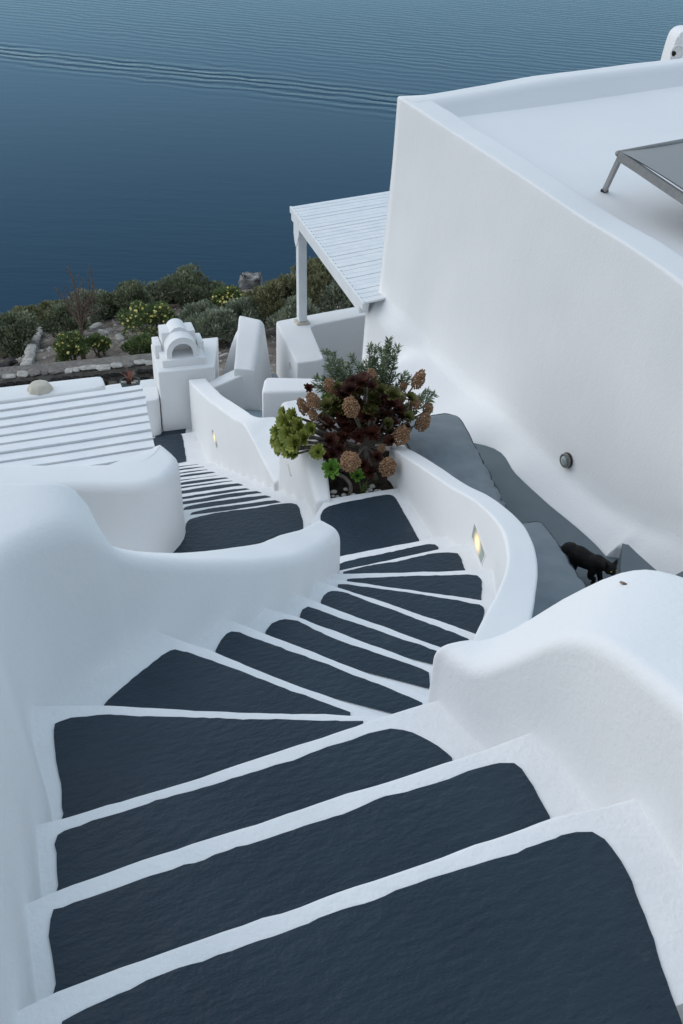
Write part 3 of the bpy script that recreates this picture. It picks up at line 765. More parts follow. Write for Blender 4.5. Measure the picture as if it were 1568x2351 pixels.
fin = wall('sloping_fin', [(V((f0.x-.02, f0.y, -5.4)), V((f0.x, f0.y, -4.32)), V((f0.x+.16, f0.y+.05, -4.32)), V((f0.x+.2, f0.y+.05, -5.4))),
 (V((f1.x-.02, f1.y, -5.4)), V((f1.x, f1.y, -3.86)), V((f1.x+.16, f1.y+.05, -3.84)), V((f1.x+.2, f1.y+.05, -5.4))),
 (V((f1.x+.03, f1.y+.5, -5.4)), V((f1.x+.05, f1.y+.5, -3.84)), V((f1.x+.2, f1.y+.5, -3.84)), V((f1.x+.2, f1.y+.5, -5.4)))], 'thin sloping white fin wall tucked behind the chimney', (.03, .03))

# chimney
ch = empty('chimney', (-2.2, 12.9, Z4)); tag(ch, 'white plastered chimney with a small vaulted arched cap', 'chimney')
ZC = -3.97
cf = [at(363, 855, ZC), at(493, 842, ZC), at(501, 773, ZC), at(346, 789, ZC)]
cb = [at(375, 990, Z4), at(496, 975, Z4)]
cb += [cf[2]+(cb[1]-cf[1])*1.0, cf[3]+(cb[0]-cf[0])*1.0]
rings = []
bm = bmesh.new()
K_ = 8
for k in range(K_+1):
    t = k/K_; rings.append([bm.verts.new(V((*(cb[i].lerp(cf[i], t))[:2], -5.2+(ZC+5.2)*t))) for i in range(4)])
for k in range(K_):
    for i in range(4): bm.faces.new((rings[k][i], rings[k][(i+1) % 4], rings[k+1][(i+1) % 4], rings[k+1][i]))
bm.faces.new(rings[-1])
bmesh.ops.recalc_face_normals(bm, faces=bm.faces)
es = [e for e in bm.edges if abs(e.verts[0].co.z-e.verts[1].co.z) > .02 or (e.verts[0].co.z > ZC-.01 and e.verts[1].co.z > ZC-.01)]
bmesh.ops.bevel(bm, geom=es, offset=.02, segments=3, affect='EDGES', profile=.5)
from_bm('stack', bm, 'plaster', ch, True, 45)
cxd = (cf[1]-cf[0]); cxd.z = 0; cxd.normalize(); cyd = V((-cxd.y, cxd.x, 0))
def cl(o, x, y, z): return o + cxd*x + cyd*y + V((0, 0, z))
fm = (cf[0]+cf[1])/2; bmid = (cf[2]+cf[3])/2
ydep = (bmid-fm).dot(cyd)
O = at(420, 820, ZC+.10) ; O.z = ZC
def oriented_box(bm, x0, x1, y0, y1, z0, z1, bev=.012):
    vv = [bm.verts.new(cl(O, x, y, z)) for z in (z0, z1) for x, y in ((x0, y0), (x1, y0), (x1, y1), (x0, y1))]
    fs = [(0, 3, 2, 1), (4, 5, 6, 7), (0, 1, 5, 4), (1, 2, 6, 5), (2, 3, 7, 6), (3, 0, 4, 7)]
    ff = [bm.faces.new([vv[i] for i in f]) for f in fs]
    if bev: bmesh.ops.bevel(bm, geom=list({e for f in ff for e in f.edges}), offset=bev, segments=2, affect='EDGES', profile=.5)
bm = bmesh.new(); oriented_box(bm, -.29, .30, -.07, .62, -.01, .10); from_bm('plinth', bm, 'plaster', ch, True, 40)
bm = bmesh.new(); oriented_box(bm, -.34, -.245, .26, .58, .0, .19); from_bm('cap_shoulder', bm, 'plaster', ch, True, 40)
bm = bmesh.new(); oriented_box(bm, .25, .34, .26, .58, .0, .19); from_bm('cap_shoulder', bm, 'plaster', ch, True, 40)
def arch_extrude(name, w, h, y0, y1, hole=None, z0=.10, axis='y', parent=ch):
    """vaulted block: straight sides to h, half-round above; optional arched hole (w,h)"""
    n = 16
    out = [(-w/2, 0), ] + [(-w/2*math.cos(math.pi*k/n), h+w/2*math.sin(math.pi*k/n)) for k in range(n+1)] + [(w/2, 0)]
    bm = bmesh.new()
    def P(x, z, y): return bm.verts.new(cl(O, x, y, z0+z) if axis == 'y' else cl(O, y, x, z0+z))
    A = [P(x, z, y0) for x, z in out]; B = [P(x, z, y1) for x, z in out]; m_ = len(out)
    for i in range(m_-1): bm.faces.new((A[i], A[i+1], B[i+1], B[i]))
    bm.faces.new(B)
    if not hole: bm.faces.new(A[::-1])
    else:
        hw, hh, dp = hole
        hin = [(-hw/2, .0)] + [(-hw/2*math.cos(math.pi*k/n), hh+hw/2*math.sin(math.pi*k/n)) for k in range(n+1)] + [(hw/2, .0)]
        C = [P(x, z, y0) for x, z in hin]; E_ = [P(x, z, y0+dp) for x, z in hin]
        for i in range(m_-1):
            bm.faces.new((A[i], C[i], C[i+1], A[i+1])); bm.faces.new((C[i], E_[i], E_[i+1], C[i+1]))
        bm.faces.new(E_)
    o = from_bm(name, bm, 'plaster', parent, True, 35); return o
arch_extrude('cap_arch', .43, .07, .0, .34, hole=(.29, .05, .26))
arch_extrude('cap_vault', .27, .195, .255, .585)
bm = bmesh.new(); oriented_box(bm, -.235, .23, .27, .58, .08, .36); from_bm('cap_block', bm, 'plaster', ch, True, 40)

# white blocks left of the chimney and the ledge behind the slatted roof
prism('stepped_block', pz([(331, 922), (366, 918), (362, 884), (325, 889)], -4.35), -4.35, -5.4, .02, label='small white block wedged left of the chimney', rough=(.003, .001))
prism('ledge_wall', pz([(-80, 932), (100, 908), (200, 895), (243, 886), (234, 862), (-80, 897)], -4.5), -4.5, -5.8, .03, label='thick white ledge wall beyond the slatted roof, far left', rough=(.004, .001))
prism('ledge_wall', pz([(236, 905), (330, 893), (360, 887), (357, 868), (300, 876), (238, 884)], -4.72), -4.72, -5.8, .02, label='lower white ledge under the potted agave', rough=(.004, .001))

# ================================================================== SLATTED ROOFS
def plank(name, a, b, wdir, wid, th, m, parent, bev=.004):
    a, b = V(a), V(b); d = (b-a).normalized(); wdir = (wdir-d*wdir.dot(d)).normalized(); n_ = d.cross(wdir); n_ = n_ if n_.z > 0 else -n_
    vs = []
    for p in (a, b):
        for s, t in ((-.5, -.5), (.5, -.5), (.5, .5), (-.5, .5)): vs.append(p+wdir*wid*s+n_*th*t)
    bm = bmesh.new(); bv = [bm.verts.new(v) for v in vs]
    for f in ((0, 1, 2, 3), (7, 6, 5, 4), (0, 4, 5, 1), (1, 5, 6, 2), (2, 6, 7, 3), (3, 7, 4, 0)): bm.faces.new([bv[i] for i in f])
    if bev: bmesh.ops.bevel(bm, geom=list(bm.edges), offset=bev, segments=1, affect='EDGES')
    return from_bm(name, bm, m, parent)
# right: timber pergola beyond the building
PGZ = -2.2
FLp, NLp, FRp = at(671, 476, PGZ), at(838, 697, PGZ), at(890, 441, PGZ)
pg = empty('pergola', (-.74, 13.85, -3.9)); tag(pg, 'white timber pergola with a close-boarded roof above the sea', 'pergola')
sdir = (FRp-FLp); sdir.z = 0; sdir.normalize(); rdir = (NLp-FLp).normalized(); RL = (NLp-FLp).length
nsl = 29; pitch = RL/nsl
perp = V((-sdir.y, sdir.x, 0)); 
pw_ = abs(rdir.dot(perp))*pitch
for i in range(nsl):
    c = FLp + rdir*(pitch*(i+.5)); jz = random.uniform(-.003, .003)
    c.z = PGZ+jz; L_ = 1.75
    plank('roof_board', c, c+sdir*(L_+random.uniform(-.004, .004)), perp, pw_-.011, .022, 'wood', pg, .002)
rb0, rb1 = FLp+sdir*.05+V((0, 0, -.10))-rdir*.02, NLp+sdir*.05+V((0, 0, -.10))+rdir*.05
plank('rafter', rb0, rb1-rdir*.22, sdir, .11, .17, 'wood', pg, .006)
plank('edge_board', FLp+sdir*-.015+V((0, 0, -.035))-rdir*.04, NLp+sdir*-.015+V((0, 0, -.035)), sdir, .03, .085, 'wood', pg, .004)
plank('rafter', FLp+rdir*.06+V((0, 0, -.10)), FLp+rdir*.06+sdir*1.75+V((0, 0, -.10)), rdir, .09, .16, 'wood', pg, .006)
plank('rafter', FLp+sdir*1.6+V((0, 0, -.10)), NLp+sdir*1.6+V((0, 0, -.10)), sdir, .09, .16, 'wood', pg, .006)
pp = FLp+rdir*.22+sdir*.075; pb = V((pp.x, pp.y, -3.87)); pp.z = PGZ-.2
PB0 = at(693, 741, -3.9); pb = V((PB0.x, PB0.y, -3.86)); ptop = V((pb.x-.02, pb.y-.06, PGZ-.16))
plank('post', pb, ptop, V((1, .35, 0)), .125, .125, 'wood', pg, .006)
# carved bracket
out = [(-.30, 0), (-.30, -.10), (-.29, -.26), (-.22, -.36), (-.12, -.42), (-.06, -.40), (.02, -.33), (.06, -.26), (.12, -.22), (.14, -.12), (.20, 0)]
bm = bmesh.new(); fr_d = V((rdir.x, rdir.y, 0)).normalized()
o_ = ptop + V((0, 0, .03))+sdir*-.01
A_ = [bm.verts.new(o_+fr_d*(x*.8)+V((0, 0, z))-sdir*.055) for x, z in out]; B_ = [bm.verts.new(o_+fr_d*(x*.8)+V((0, 0, z))+sdir*.055) for x, z in out]
bm.faces.new(A_); bm.faces.new(B_[::-1])
for i in range(len(out)): bm.faces.new((A_[i], B_[i], B_[(i+1) % len(out)], A_[(i+1) % len(out)]))
from_bm('bracket', bm, 'wood', pg)
bm = bmesh.new(); boxbm(bm, (pb.x, pb.y, -3.885), (.20, .19, .035), Matrix.Rotation(.35, 3, 'Z'), .008); from_bm('foot_plate', bm, 'cream', pg)

# left: slatted roof, its boards seen from above
lz = -1.83
edges = [((0, 928.7), (327.6, 882.5)), ((0, 946), (328, 896.5)), ((0, 963.7), (335, 913)), ((0, 983.3), (336, 931)), ((0, 1001.5), (339.6, 951)), ((0, 1021.9), (344, 969)), ((0, 1042), (347, 989)), ((0, 1062.3), (351.4, 1008)), ((0, 1083), (355.6, 1028)), ((0, 1103), (358, 1049)), ((0, 1122), (351, 1066))]
lp = empty('slatted_roof', (-2.3, 6.9, -4.9)); tag(lp, 'white slatted timber roof with broad boards at the left edge', 'pergola')
for i in range(len(edges)-1):
    (a, b), (c, d) = edges[i], edges[i+1]
    if i == 9: d = (350, 1064)
    L0, R0_ = at(*a, lz), at(*b, lz); L1_, R1_ = at(*c, lz), at(*d, lz)
    ext = (L0-R0_)*.35
    g = .085
    th = .024; jz = random.uniform(-.004, .004)
    def q(p, r, f): return p.lerp(r, f)
    if i < 9: RR0, RR1 = q(R0_, R1_, .03), q(R0_, R1_, 1-g)
    else: RR0, RR1 = q(R0_, R1_, .03)+(L0-R0_).normalized()*.04, q(R0_, R1_, .9)+(L0-R0_).normalized()*.04
    LL0, LL1 = q(L0, L1_, .03)+ext, q(L0, L1_, 1-g)+ext
    tilt = .010
    vs_ = []
    NN = 14
    for k in range(NN+1):
        f = k/NN
        p0, p1 = RR0.lerp(LL0, f), RR1.lerp(LL1, f)
        wv = .0025*nz(p0, 2.5)
        for p, zt_ in ((p0, jz-tilt*.2+wv), (p1, jz+tilt+wv)):
            vs_.append(V((p.x, p.y, lz+zt_)))
        for p, zt_ in ((p1, jz+tilt-th+wv), (p0, jz-th-tilt*.2+wv)):
            vs_.append(V((p.x, p.y, lz+zt_)))
    fs_ = [(4*k+j, 4*k+(j+1) % 4, 4*(k+1)+(j+1) % 4, 4*(k+1)+j) for k in range(NN) for j in range(4)] + [(0, 3, 2, 1), (4*NN, 4*NN+1, 4*NN+2, 4*NN+3)]
    bm = bmesh.new(); bv = [bm.verts.new(v) for v in vs_]
    for f in fs_: bm.faces.new([bv[j] for j in f])
    from_bm('roof_board', bm, 'wood2', lp)
for f in (.10, .45, .8):
    p0 = at(*edges[0][1], lz).lerp(at(*edges[0][0], lz), f); p1 = at(*edges[9][1], lz).lerp(at(*edges[9][0], lz), f)
    plank('rafter', p0+V((0, 0, -.085)), p1+V((0, 0, -.085)), V((1, 0, 0)), .08, .12, 'wood2', lp)
    if f in (.45,): plank('post', V((p0.x, p0.y-.1, -4.9)), V((p0.x, p0.y-.1, lz-.14)), V((1, 0, 0)), .1, .1, 'wood2', lp)

# ================================================================== SMALL FITTINGS
def plane_quad(px, A, B, off):
    """four picture corners carried onto the vertical plane through A and B; off moves them off the wall"""
    n_ = V((B[1]-A[1], -(B[0]-A[0]), 0)).normalized()
    if n_.dot(V((-A[0], -A[1], 0))) < 0: n_ = -n_
    return [atv(x, y, A, B)+n_*off for x, y in px], n_
def step_lamp(px, A, B, label, lit=True, on=None):
    c, n_ = plane_quad(px, A, B, .0)
    if on:
        hits = [D.objects[on].ray_cast(V((0, 0, CAM_H)), ray(x, y).normalized()) for x, y in px]
        if all(h[0] for h in hits):
            c = [h[1] for h in hits]; n_ = (c[1]-c[0]).cross(c[2]-c[1]).normalized()
            if n_.dot(V((0, 0, CAM_H))-c[0]) < 0: n_ = -n_
    ctr = sum(c, V((0, 0, 0)))/4
    root = empty('step_lamp', ctr); tag(root, label, 'lamp', 'recessed lamps in the stair walls')
    big = [ctr+(p-ctr)*1.12 for p in c]
    def slab(name, pts, d0, d1, m):
        bm = bmesh.new(); a = [bm.verts.new(p+n_*d0) for p in pts]; b = [bm.verts.new(p+n_*d1) for p in pts]
        bm.faces.new(b)
        for i in range(4): bm.faces.new((a[i], a[(i+1) % 4], b[(i+1) % 4], b[i]))
        return from_bm(name, bm, m, root)
    slab('frame', big, -.02, .004, 'plaster')
    g = slab('glass', c, 0, .006, 'lamp_glass' if lit else 'lamp_off')
    if lit:
        lc = (c[0]+c[1]+c[2]+c[3])/4; ax = ((c[2]+c[3])/2-(c[0]+c[1])/2)
        m = D.materials.new('lit_frosted_glass'); N, L, b = nodes(m); b.inputs['Base Color'].default_value = (.32, .38, .34, 1); b.inputs['Roughness'].default_value = .3
        geo = N.new('ShaderNodeNewGeometry'); sub = N.new('ShaderNodeVectorMath'); sub.operation = 'DISTANCE'; L.new(geo.outputs['Position'], sub.inputs[0]); sub.inputs[1].default_value = lc-ax*.05
        mr = N.new('ShaderNodeMapRange'); mr.interpolation_type = 'SMOOTHSTEP'; mr.inputs[1].default_value = 0; mr.inputs[2].default_value = ax.length*.40; mr.inputs[3].default_value = 1.0; mr.inputs[4].default_value = 0
        L.new(sub.outputs['Value'], mr.inputs[0]); b.inputs['Emission Color'].default_value = (1, .66, .28, 1); L.new(mr.outputs[0], b.inputs['Emission Strength'])
        g.data.materials.clear(); g.data.materials.append(m)
    return root
step_lamp([(1085, 1231), (1091, 1203), (1114, 1271), (1106, 1293)], (.81+.02, 5.43), (.905+.02, 4.9), 'lit step lamp glowing amber in the curved stair wall', on='curved_stair_wall')
step_lamp([(487, 990), (490, 986), (500, 1022), (498, 1028)], (R0[0]-.0, R0[1]), R1, 'lit step lamp far down in the parapet of the lower flight', on='flight_parapet')
step_lamp([(661, 1066), (663, 1064), (670, 1090), (667, 1092)], (-.29-.03, 6.74), (-.49-.03, 7.4), 'unlit cream step lamp below the succulents', False, on='planter_wall')
step_lamp([(664, 835), (667, 831), (669, 844), (666, 847)], (-1.09, 13.96), (-.69, 12.50), 'tiny unlit lamp in the side of the square parapet', False)
def wall_lamp():
    c = atv(1305, 1056, (Ax[0], Ax[1]), (Bx[0], Bx[1])) + bnor*.0
    q = (-bnor).to_track_quat('Z', 'Y').to_matrix()
    root = empty('wall_lamp', c); tag(root, 'round weathered bulkhead lamp on the tall white wall', 'lamp')
    def lathe(name, prof, m, n=28):
        bm = bmesh.new(); rings = [[bm.verts.new(c+q @ V((r*math.cos(2*math.pi*k/n), r*math.sin(2*math.pi*k/n), z))) for k in range(n)] for r, z in prof]
        for i in range(len(prof)-1):
            for k in range(n): bm.faces.new((rings[i][k], rings[i][(k+1) % n], rings[i+1][(k+1) % n], rings[i+1][k]))
        bm.faces.new(rings[-1]); return from_bm(name, bm, m, root, True, 40)
    lathe('housing', [(.062, -.03), (.062, .045), (.057, .05), (.046, .05), (.044, .044)], 'nickel')
    lathe('lens', [(.044, .042), (.036, .052), (.018, .058), (.004, .059)], 'lamp_glass')
    lathe('gasket', [(.065, .004), (.067, .008), (.067, .016), (.063, .02)], 'rubber')
wall_lamp()

def lounger():
    C0 = at(1420, 347, 0.0); zr = roof_z(C0.x, C0.y)
    ew = V((.78, .62, 0)).normalized(); el = V((ew.y, -ew.x, 0))
    root = empty('sun_lounger', (C0.x, C0.y, zr)); tag(root, 'grey metal sun lounger with a taut sling on the roof terrace', 'sun lounger')
    def zs(s): return 0.0 - .17*min(s/.75, 1)**1.25 - (.03 if s > .75 else 0)*(min((s-.75)/.5, 1) if s > .75 else 0) + .0
    W = 1.32; nS, nW = 40, 14; vs = []; fs = []
    for i in range(nS+1):
        s = 1.75*i/nS
        for j in range(nW+1):
            w_ = j/nW; sag = -.018*math.sin(math.pi*w_)
            p = C0+el*s+ew*(W*w_); p.z = zs(s)+sag; vs.append(p)
    for i in range(nS):
        for j in range(nW): a = i*(nW+1)+j; fs.append((a, a+1, a+nW+2, a+nW+1))
    m_ = len(vs); vs += [p-V((0, 0, .008)) for p in vs]; fs += [tuple(m_+q for q in f[::-1]) for f in fs]
    obj('sling', vs, fs, 'sling', root, True)
    # rolled end
    bm = bmesh.new(); tube(bm, [C0+ew*(-.01)+V((0, 0, -.018)), C0+ew*(W+.01)+V((0, 0, -.018))], .022, 10); from_bm('end_bar', bm, 'metal', root, True)
    for sgn, w_ in ((0, -.005), (1, W+.005)):
        pts = []
        for i in range(26):
            s = .02+1.7*i/25
            drop = .032+.028*math.sin(min(s/1.2, 1)*math.pi)
            p = C0+el*s+ew*w_; p.z = zs(s)-drop; pts.append(p)
        bm = bmesh.new(); rails = []
        sd_ = ew
        for i, p in enumerate(pts):
            t = (pts[min(i+1, 25)]-pts[max(i-1, 0)]).normalized(); up = sd_.cross(t); up = up if up.z > 0 else -up
            rails.append([bm.verts.new(p+sd_*a*.019+up*b*.032) for a, b in ((-1, -1), (1, -1), (1, 1), (-1, 1))])
        for i in range(25):
            for k in range(4): bm.faces.new((rails[i][k], rails[i][(k+1) % 4], rails[i+1][(k+1) % 4], rails[i+1][k]))
        bm.faces.new(rails[0]); bm.faces.new(rails[-1][::-1])
        from_bm('side_rail', bm, 'metal', root)
        foot = C0-el*.10+ew*(w_-.03); foot.z = roof_z(foot.x, foot.y)+.012
        if sgn == 0:
            f_ = at(1386, 449, zr); foot = V((f_.x, f_.y, roof_z(f_.x, f_.y)+.012))
        plank('leg', foot, pts[0]+V((0, 0, .01))+el*.015, sd_, .032, .048, 'metal', root, .006)
        bm = bmesh.new(); boxbm(bm, foot, (.05, .045, .022), Matrix.Rotation(.6, 3, 'Z')); from_bm('foot_cap', bm, 'rubber', root)
        foot2 = C0+el*1.6+ew*w_; foot2.z = roof_z(foot2.x, foot2.y)
        plank('leg', foot2, pts[-2], sd_, .032, .048, 'metal', root, .006)
lounger()

def far_chimney():
    Y = 15.5
    root = empty('chimney', aty(1560, 140, Y)); tag(root, 'small rounded white chimney at the top right corner', 'chimney')
    px = [(x+16, y+2) for x, y in [(1512, 175), (1523, 131), (1537, 87), (1546, 74), (1558, 67), (1575, 66), (1592, 72), (1603, 84), (1614, 125), (1625, 175)]]
    out = cat([aty(x, y, Y) for x, y in px], .03)
    bm = bmesh.new(); dy = V((0, .45, 0)); 
    A_ = [bm.verts.new(p) for p in out]; B_ = [bm.verts.new(p+dy) for p in out]
    f1 = bm.faces.new(A_); f2 = bm.faces.new(B_[::-1])
    for i in range(len(out)): bm.faces.new((A_[i], B_[i], B_[(i+1) % len(out)], A_[(i+1) % len(out)]))
    bmesh.ops.bevel(bm, geom=[e for e in f1.edges], offset=.03, segments=3, affect='EDGES', profile=.5)
    from_bm('stack', bm, 'plaster', root, True, 40)
    c = aty(1556, 121, Y-.02); bm = bmesh.new()
    tube(bm, [c+V((.095*math.cos(a), -.0, .095*math.sin(a))) for a in [2*math.pi*k/24 for k in range(25)]], .012, 6, False); from_bm('rim', bm, 'plaster', root, True)
    c = aty(1546, 123, Y-.004)
    bm = bmesh.new(); n = 16; r = [bm.verts.new(c+V((.038*math.cos(2*math.pi*k/n), -.004, .034*math.sin(2*math.pi*k/n)))) for k in range(n)]; bm.faces.new(r)
    bm2 = [bm.verts.new(v.co+V((0, .02, 0))) for v in r]
    for k in range(n): bm.faces.new((r[k], r[(k+1) % n], bm2[(k+1) % n], bm2[k]))
    from_bm('vent_shade_disc', bm, 'soil', root)  # dark disc on the chimney face, painted shade in place of an opening
far_chimney()

def small_bits():
    p = at(1430, 1342, .125); bm = bmesh.new(); d = V((.8, -.6, 0)).normalized()
    dg = bpy.context.evaluated_depsgraph_get(); w_ = D.objects['broad_wall']
    hit = w_.ray_cast(V((p.x, p.y, 2)), V((0, 0, -1))); z = hit[1].z if hit[0] else .13
    # place where the view ray meets the wall top
    o0 = V((0, 0, CAM_H)); h2 = w_.ray_cast(o0, ray(1430, 1342).normalized())
    q = h2[1] if h2[0] else V((p.x, p.y, z))
    tube(bm, [q-d*.010+V((0, 0, .004)), q-d*.004+V((0, 0, .0045)), q+d*.003+V((0, 0, .0045)), q+d*.010+V((0, 0, .004))], [.003, .0042, .0045, .004], 8)
    tag(from_bm('cigarette_butt', bm, 'butt', None, True), 'tiny brown stub lying on top of the broad wall', 'stub')
    q = at(1553, 1335, TZ+.25+.006); bm = bmesh.new()
    tube(bm, [q, q+V((.02, .012, .006)), q+V((.045, .01, .004))], [.003, .011, .002], 6); tag(from_bm('dry_leaf', bm, 'bark', None, True), 'small dark curled leaf on the grey side step', 'leaf')
small_bits()

# ================================================================== CUSHIONS
def cushion(name, c, size, yaw, label, seed, lean=0, taper=0):
    n = 26; root = empty(name, (c[0], c[1], TZ)); tag(root, label, 'cushion')
    bm = bmesh.new(); bmesh.ops.create_cube(bm, size=2); bmesh.ops.subdivide_edges(bm, edges=bm.edges, cuts=n, use_grid_fill=True)
    rot = Matrix.Rotation(yaw, 3, 'Z')
    E_ = 9.0
    def shape(p):
        k = (abs(p.x)**E_+abs(p.y)**E_+abs(p.z)**E_)**(1/E_); q = p/k
        puff = 1+.15*(1-q.x*q.x)*(1-q.y*q.y)
        s = V((q.x*size[0]/2*(1+taper*q.y), q.y*size[1]/2, q.z*size[2]/2*puff))
        s.z += lean*q.y
        # wrinkles gather along the edges
        ed = max(abs(q.x), abs(q.y))**6
        wv = nz((s.x*4+seed, s.y*9, s.z*5), 1.0)*.020 + (nz((s.x*11+seed, s.y*22+s.x*9, s.z*9), 1.0)*.014*(.2+ed)*(1 if q.y < .25 else .35)) - .010*max(0, 1-abs(nz((s.x*5+seed, s.y*7+s.x*6, s.z*3), 1.0))*9)*(1 if q.y < .3 else .2)
        s *= 1+wv*2.6
        if q.y < .35 and q.z > -.5:
            cr = 1-abs(nz((s.x*1.6+seed, s.y*7.5-s.x*3, seed), 1.0))*3.6
            s.z -= (.032 if size[1] > 1.4 else .016)*max(0, cr)**2*min(1, (.35-q.y)*3); s.z += .012*nz((s.x*3, s.y*7+s.x*4, seed), 1.0)
        return rot @ s + V(c)
    for v in bm.verts: v.co = shape(v.co.copy())
    from_bm('cover', bm, 'fabric', root, True)
    for zz in (.93, -.2):
        bm = bmesh.new(); pts = []
        for k in range(121):
            a = 2*math.pi*k/120; ca, sa = math.cos(a), math.sin(a); m_ = max(abs(ca), abs(sa)); pts.append(shape(V((ca/m_, sa/m_, zz)))+(rot @ V((ca, sa, .3)))*.001)
        tube(bm, pts, .0055, 5, False); from_bm('piping', bm, 'seam', root, True)
    return root
cushion('floor_cushion', (.85, 6.90, TZ+.23), (.58, 1.62, .46), .18, 'long grey floor cushion between the succulents and the tall wall', 3, lean=.02)
cushion('floor_cushion', (1.30, 5.47, TZ+.23), (.64, 1.26, .46), .20, 'grey floor cushion beside the black cat', 11, lean=-.0)

# ================================================================== CAT
def make_cat():
    g = TZ+.004
    sh = at(1368, 1291, g+.225); rp = at(1310, 1266, g+.235)                # shoulder and rump centres
    bd = (sh-rp); bd.z = 0; blen = bd.length; bd.normalize(); sdv = V((bd.y, -bd.x, 0))        # sdv: towards the cat's right (near side)
    hd = at(1401, 1305, g+.245)
    bm = bmesh.new()
    def ball(c, r, mtx=None):
        r = (r, r, r) if not hasattr(r, '__len__') else r
        vv = bmesh.ops.create_icosphere(bm, subdivisions=3, radius=1)['verts']
        for v in vv:
            p = V((v.co.x*r[0], v.co.y*r[1], v.co.z*r[2])); v.co = (mtx @ p if mtx is not None else p)+V(c)
    def limb(pts, rads):
        P = cat([V(p) for p in pts], .012); m_ = len(P); L = [0]
        for i in range(1, m_): L.append(L[-1]+(P[i]-P[i-1]).length)
        K = [0]
        for i in range(1, len(pts)): K.append(K[-1]+(V(pts[i])-V(pts[i-1])).length)
        R_ = [float(np.interp(l/L[-1]*K[-1], K, rads)) for l in L]
        tube(bm, P, R_, 14); ball(P[0], R_[0]); ball(P[-1], R_[-1])
    bx_ = Matrix((bd, sdv, V((0, 0, 1)))).transposed()
    mid_ = (sh+rp)/2
    # trunk
    limb([rp+V((0, 0, -.012)), rp.lerp(sh, .3)+V((0, 0, .002)), rp.lerp(sh, .62)+V((0, 0, -.012)), sh+V((0, 0, -.012)), sh+bd*.035+V((0, 0, -.005))], [.062, .07, .069, .062, .052])
    ball(rp+V((0, 0, .0)), (.075, .064, .072), bx_); ball(sh+V((0, 0, -.02)), (.068, .056, .075), bx_)
    ball(mid_+V((0, 0, -.035)), (.11, .058, .05), bx_)
    # neck and head
    limb([sh+bd*.01+V((0, 0, .01)), sh.lerp(hd, .6)+V((0, 0, .008)), hd], [.055, .043, .04])
    f = (V((.42, -.90, -.10))).normalized(); hs = V((-f.y, f.x, 0)).normalized(); hu = hs.cross(f); hu = hu if hu.z > 0 else -hu   # face direction
    hm = Matrix((f, hs, hu)).transposed()
    ball(hd, (.046, .049, .043), hm); ball(hd+f*.034-hu*.014, (.022, .026, .018), hm); ball(hd+f*.048-hu*.009, (.010, .010, .008), hm)
    ball(hd-hu*.012+hs*.026+f*.012, (.024, .02, .02), hm); ball(hd-hu*.012-hs*.026+f*.012, (.024, .02, .02), hm)
    for s_ in (-1, 1):
        base = hd+hs*s_*.032+hu*.028-f*.004; tip = base+hs*s_*.018+hu*.046
        limb([base-hu*.01, base.lerp(tip, .45), tip], [.020, .0135, .0025])
    # legs
    def leg(root, knee, hock, paw, r0, fore):
        limb([root, knee, hock, paw+V((0, 0, .012))], [r0, r0*.66, .017, .015]); ball(paw+bd*.014+V((0, 0, .011)), (.026, .018, .013), bx_)
    pz_ = lambda p: V((p.x, p.y, g))
    fp = at(1360, 1338, g+.01)
    leg(sh+sdv*.028+V((0, 0, -.05)), sh+sdv*.03-bd*.012+V((0, 0, -.115)), pz_(fp)+V((0, 0, .05))+bd*.005, pz_(fp), .034, True)
    fp2 = sh+bd*.07-sdv*.02
    leg(sh-sdv*.026+bd*.01+V((0, 0, -.05)), sh-sdv*.026+bd*.04+V((0, 0, -.115)), pz_(fp2)+V((0, 0, .05))-bd*.012, pz_(fp2), .032, True)
    hp = rp+sdv*.03+bd*.015; leg(rp+sdv*.03+V((0, 0, -.03)), rp+sdv*.036+bd*.05+V((0, 0, -.105)), pz_(hp)+V((0, 0, .075))-bd*.035, pz_(hp), .05, False)
    hp2 = rp-sdv*.03-bd*.06; leg(rp-sdv*.028+V((0, 0, -.03)), rp-sdv*.03+bd*.01+V((0, 0, -.11)), pz_(hp2)+V((0, 0, .075))-bd*.03, pz_(hp2), .047, False)
    tr = rp-bd*.06+V((0, 0, .01))
    limb([tr+bd*.02, tr-bd*.06-V((0, 0, .05)), tr-bd*.13-V((0, 0, .13)), tr-bd*.20-V((0, 0, .16)), tr-bd*.27-V((0, 0, .15))], [.022, .018, .016, .014, .008])
    me = D.meshes.new('body'); bm.to_mesh(me); bm.free()
    tmp = D.objects.new('tmp', me); COL.objects.link(tmp)
    r = tmp.modifiers.new('r', 'REMESH'); r.mode = 'VOXEL'; r.voxel_size = .0055
    sm = tmp.modifiers.new('s', 'SMOOTH'); sm.factor = .5; sm.iterations = 5
    bpy.context.view_layer.update()
    dg = bpy.context.evaluated_depsgraph_get(); nm = D.meshes.new_from_object(tmp.evaluated_get(dg)); D.objects.remove(tmp)
    for v in nm.vertices: v.co += V((nz(v.co, 60), nz(v.co+V((3, 1, 2)), 60), nz(v.co+V((7, 8, 1)), 60)))*.0022
    root = empty('cat', (mid_.x, mid_.y, TZ)); tag(root, 'black cat walking past the grey floor cushion, looking back', 'cat')
    nm.name = 'body'; link('body', nm, 'fur', root, True)
    for s_ in (-1, 1):
        c = hd+hs*s_*.0205+f*.0385+hu*.006
        bm = bmesh.new(); bmesh.ops.create_icosphere(bm, subdivisions=2, radius=.0078)
        for v in bm.verts: v.co = hm @ V((v.co.x, v.co.y, v.co.z*.75))+c
        e = from_bm('eye', bm, 'eye', root, True)
        bm = bmesh.new(); bmesh.ops.create_icosphere(bm, subdivisions=2, radius=.0034)
        for v in bm.verts: v.co = hm @ V((v.co.x*.7, v.co.y*.7, v.co.z*1.3))+c+f*.0062
        from_bm('pupil', bm, 'rubber', e, True)
make_cat()

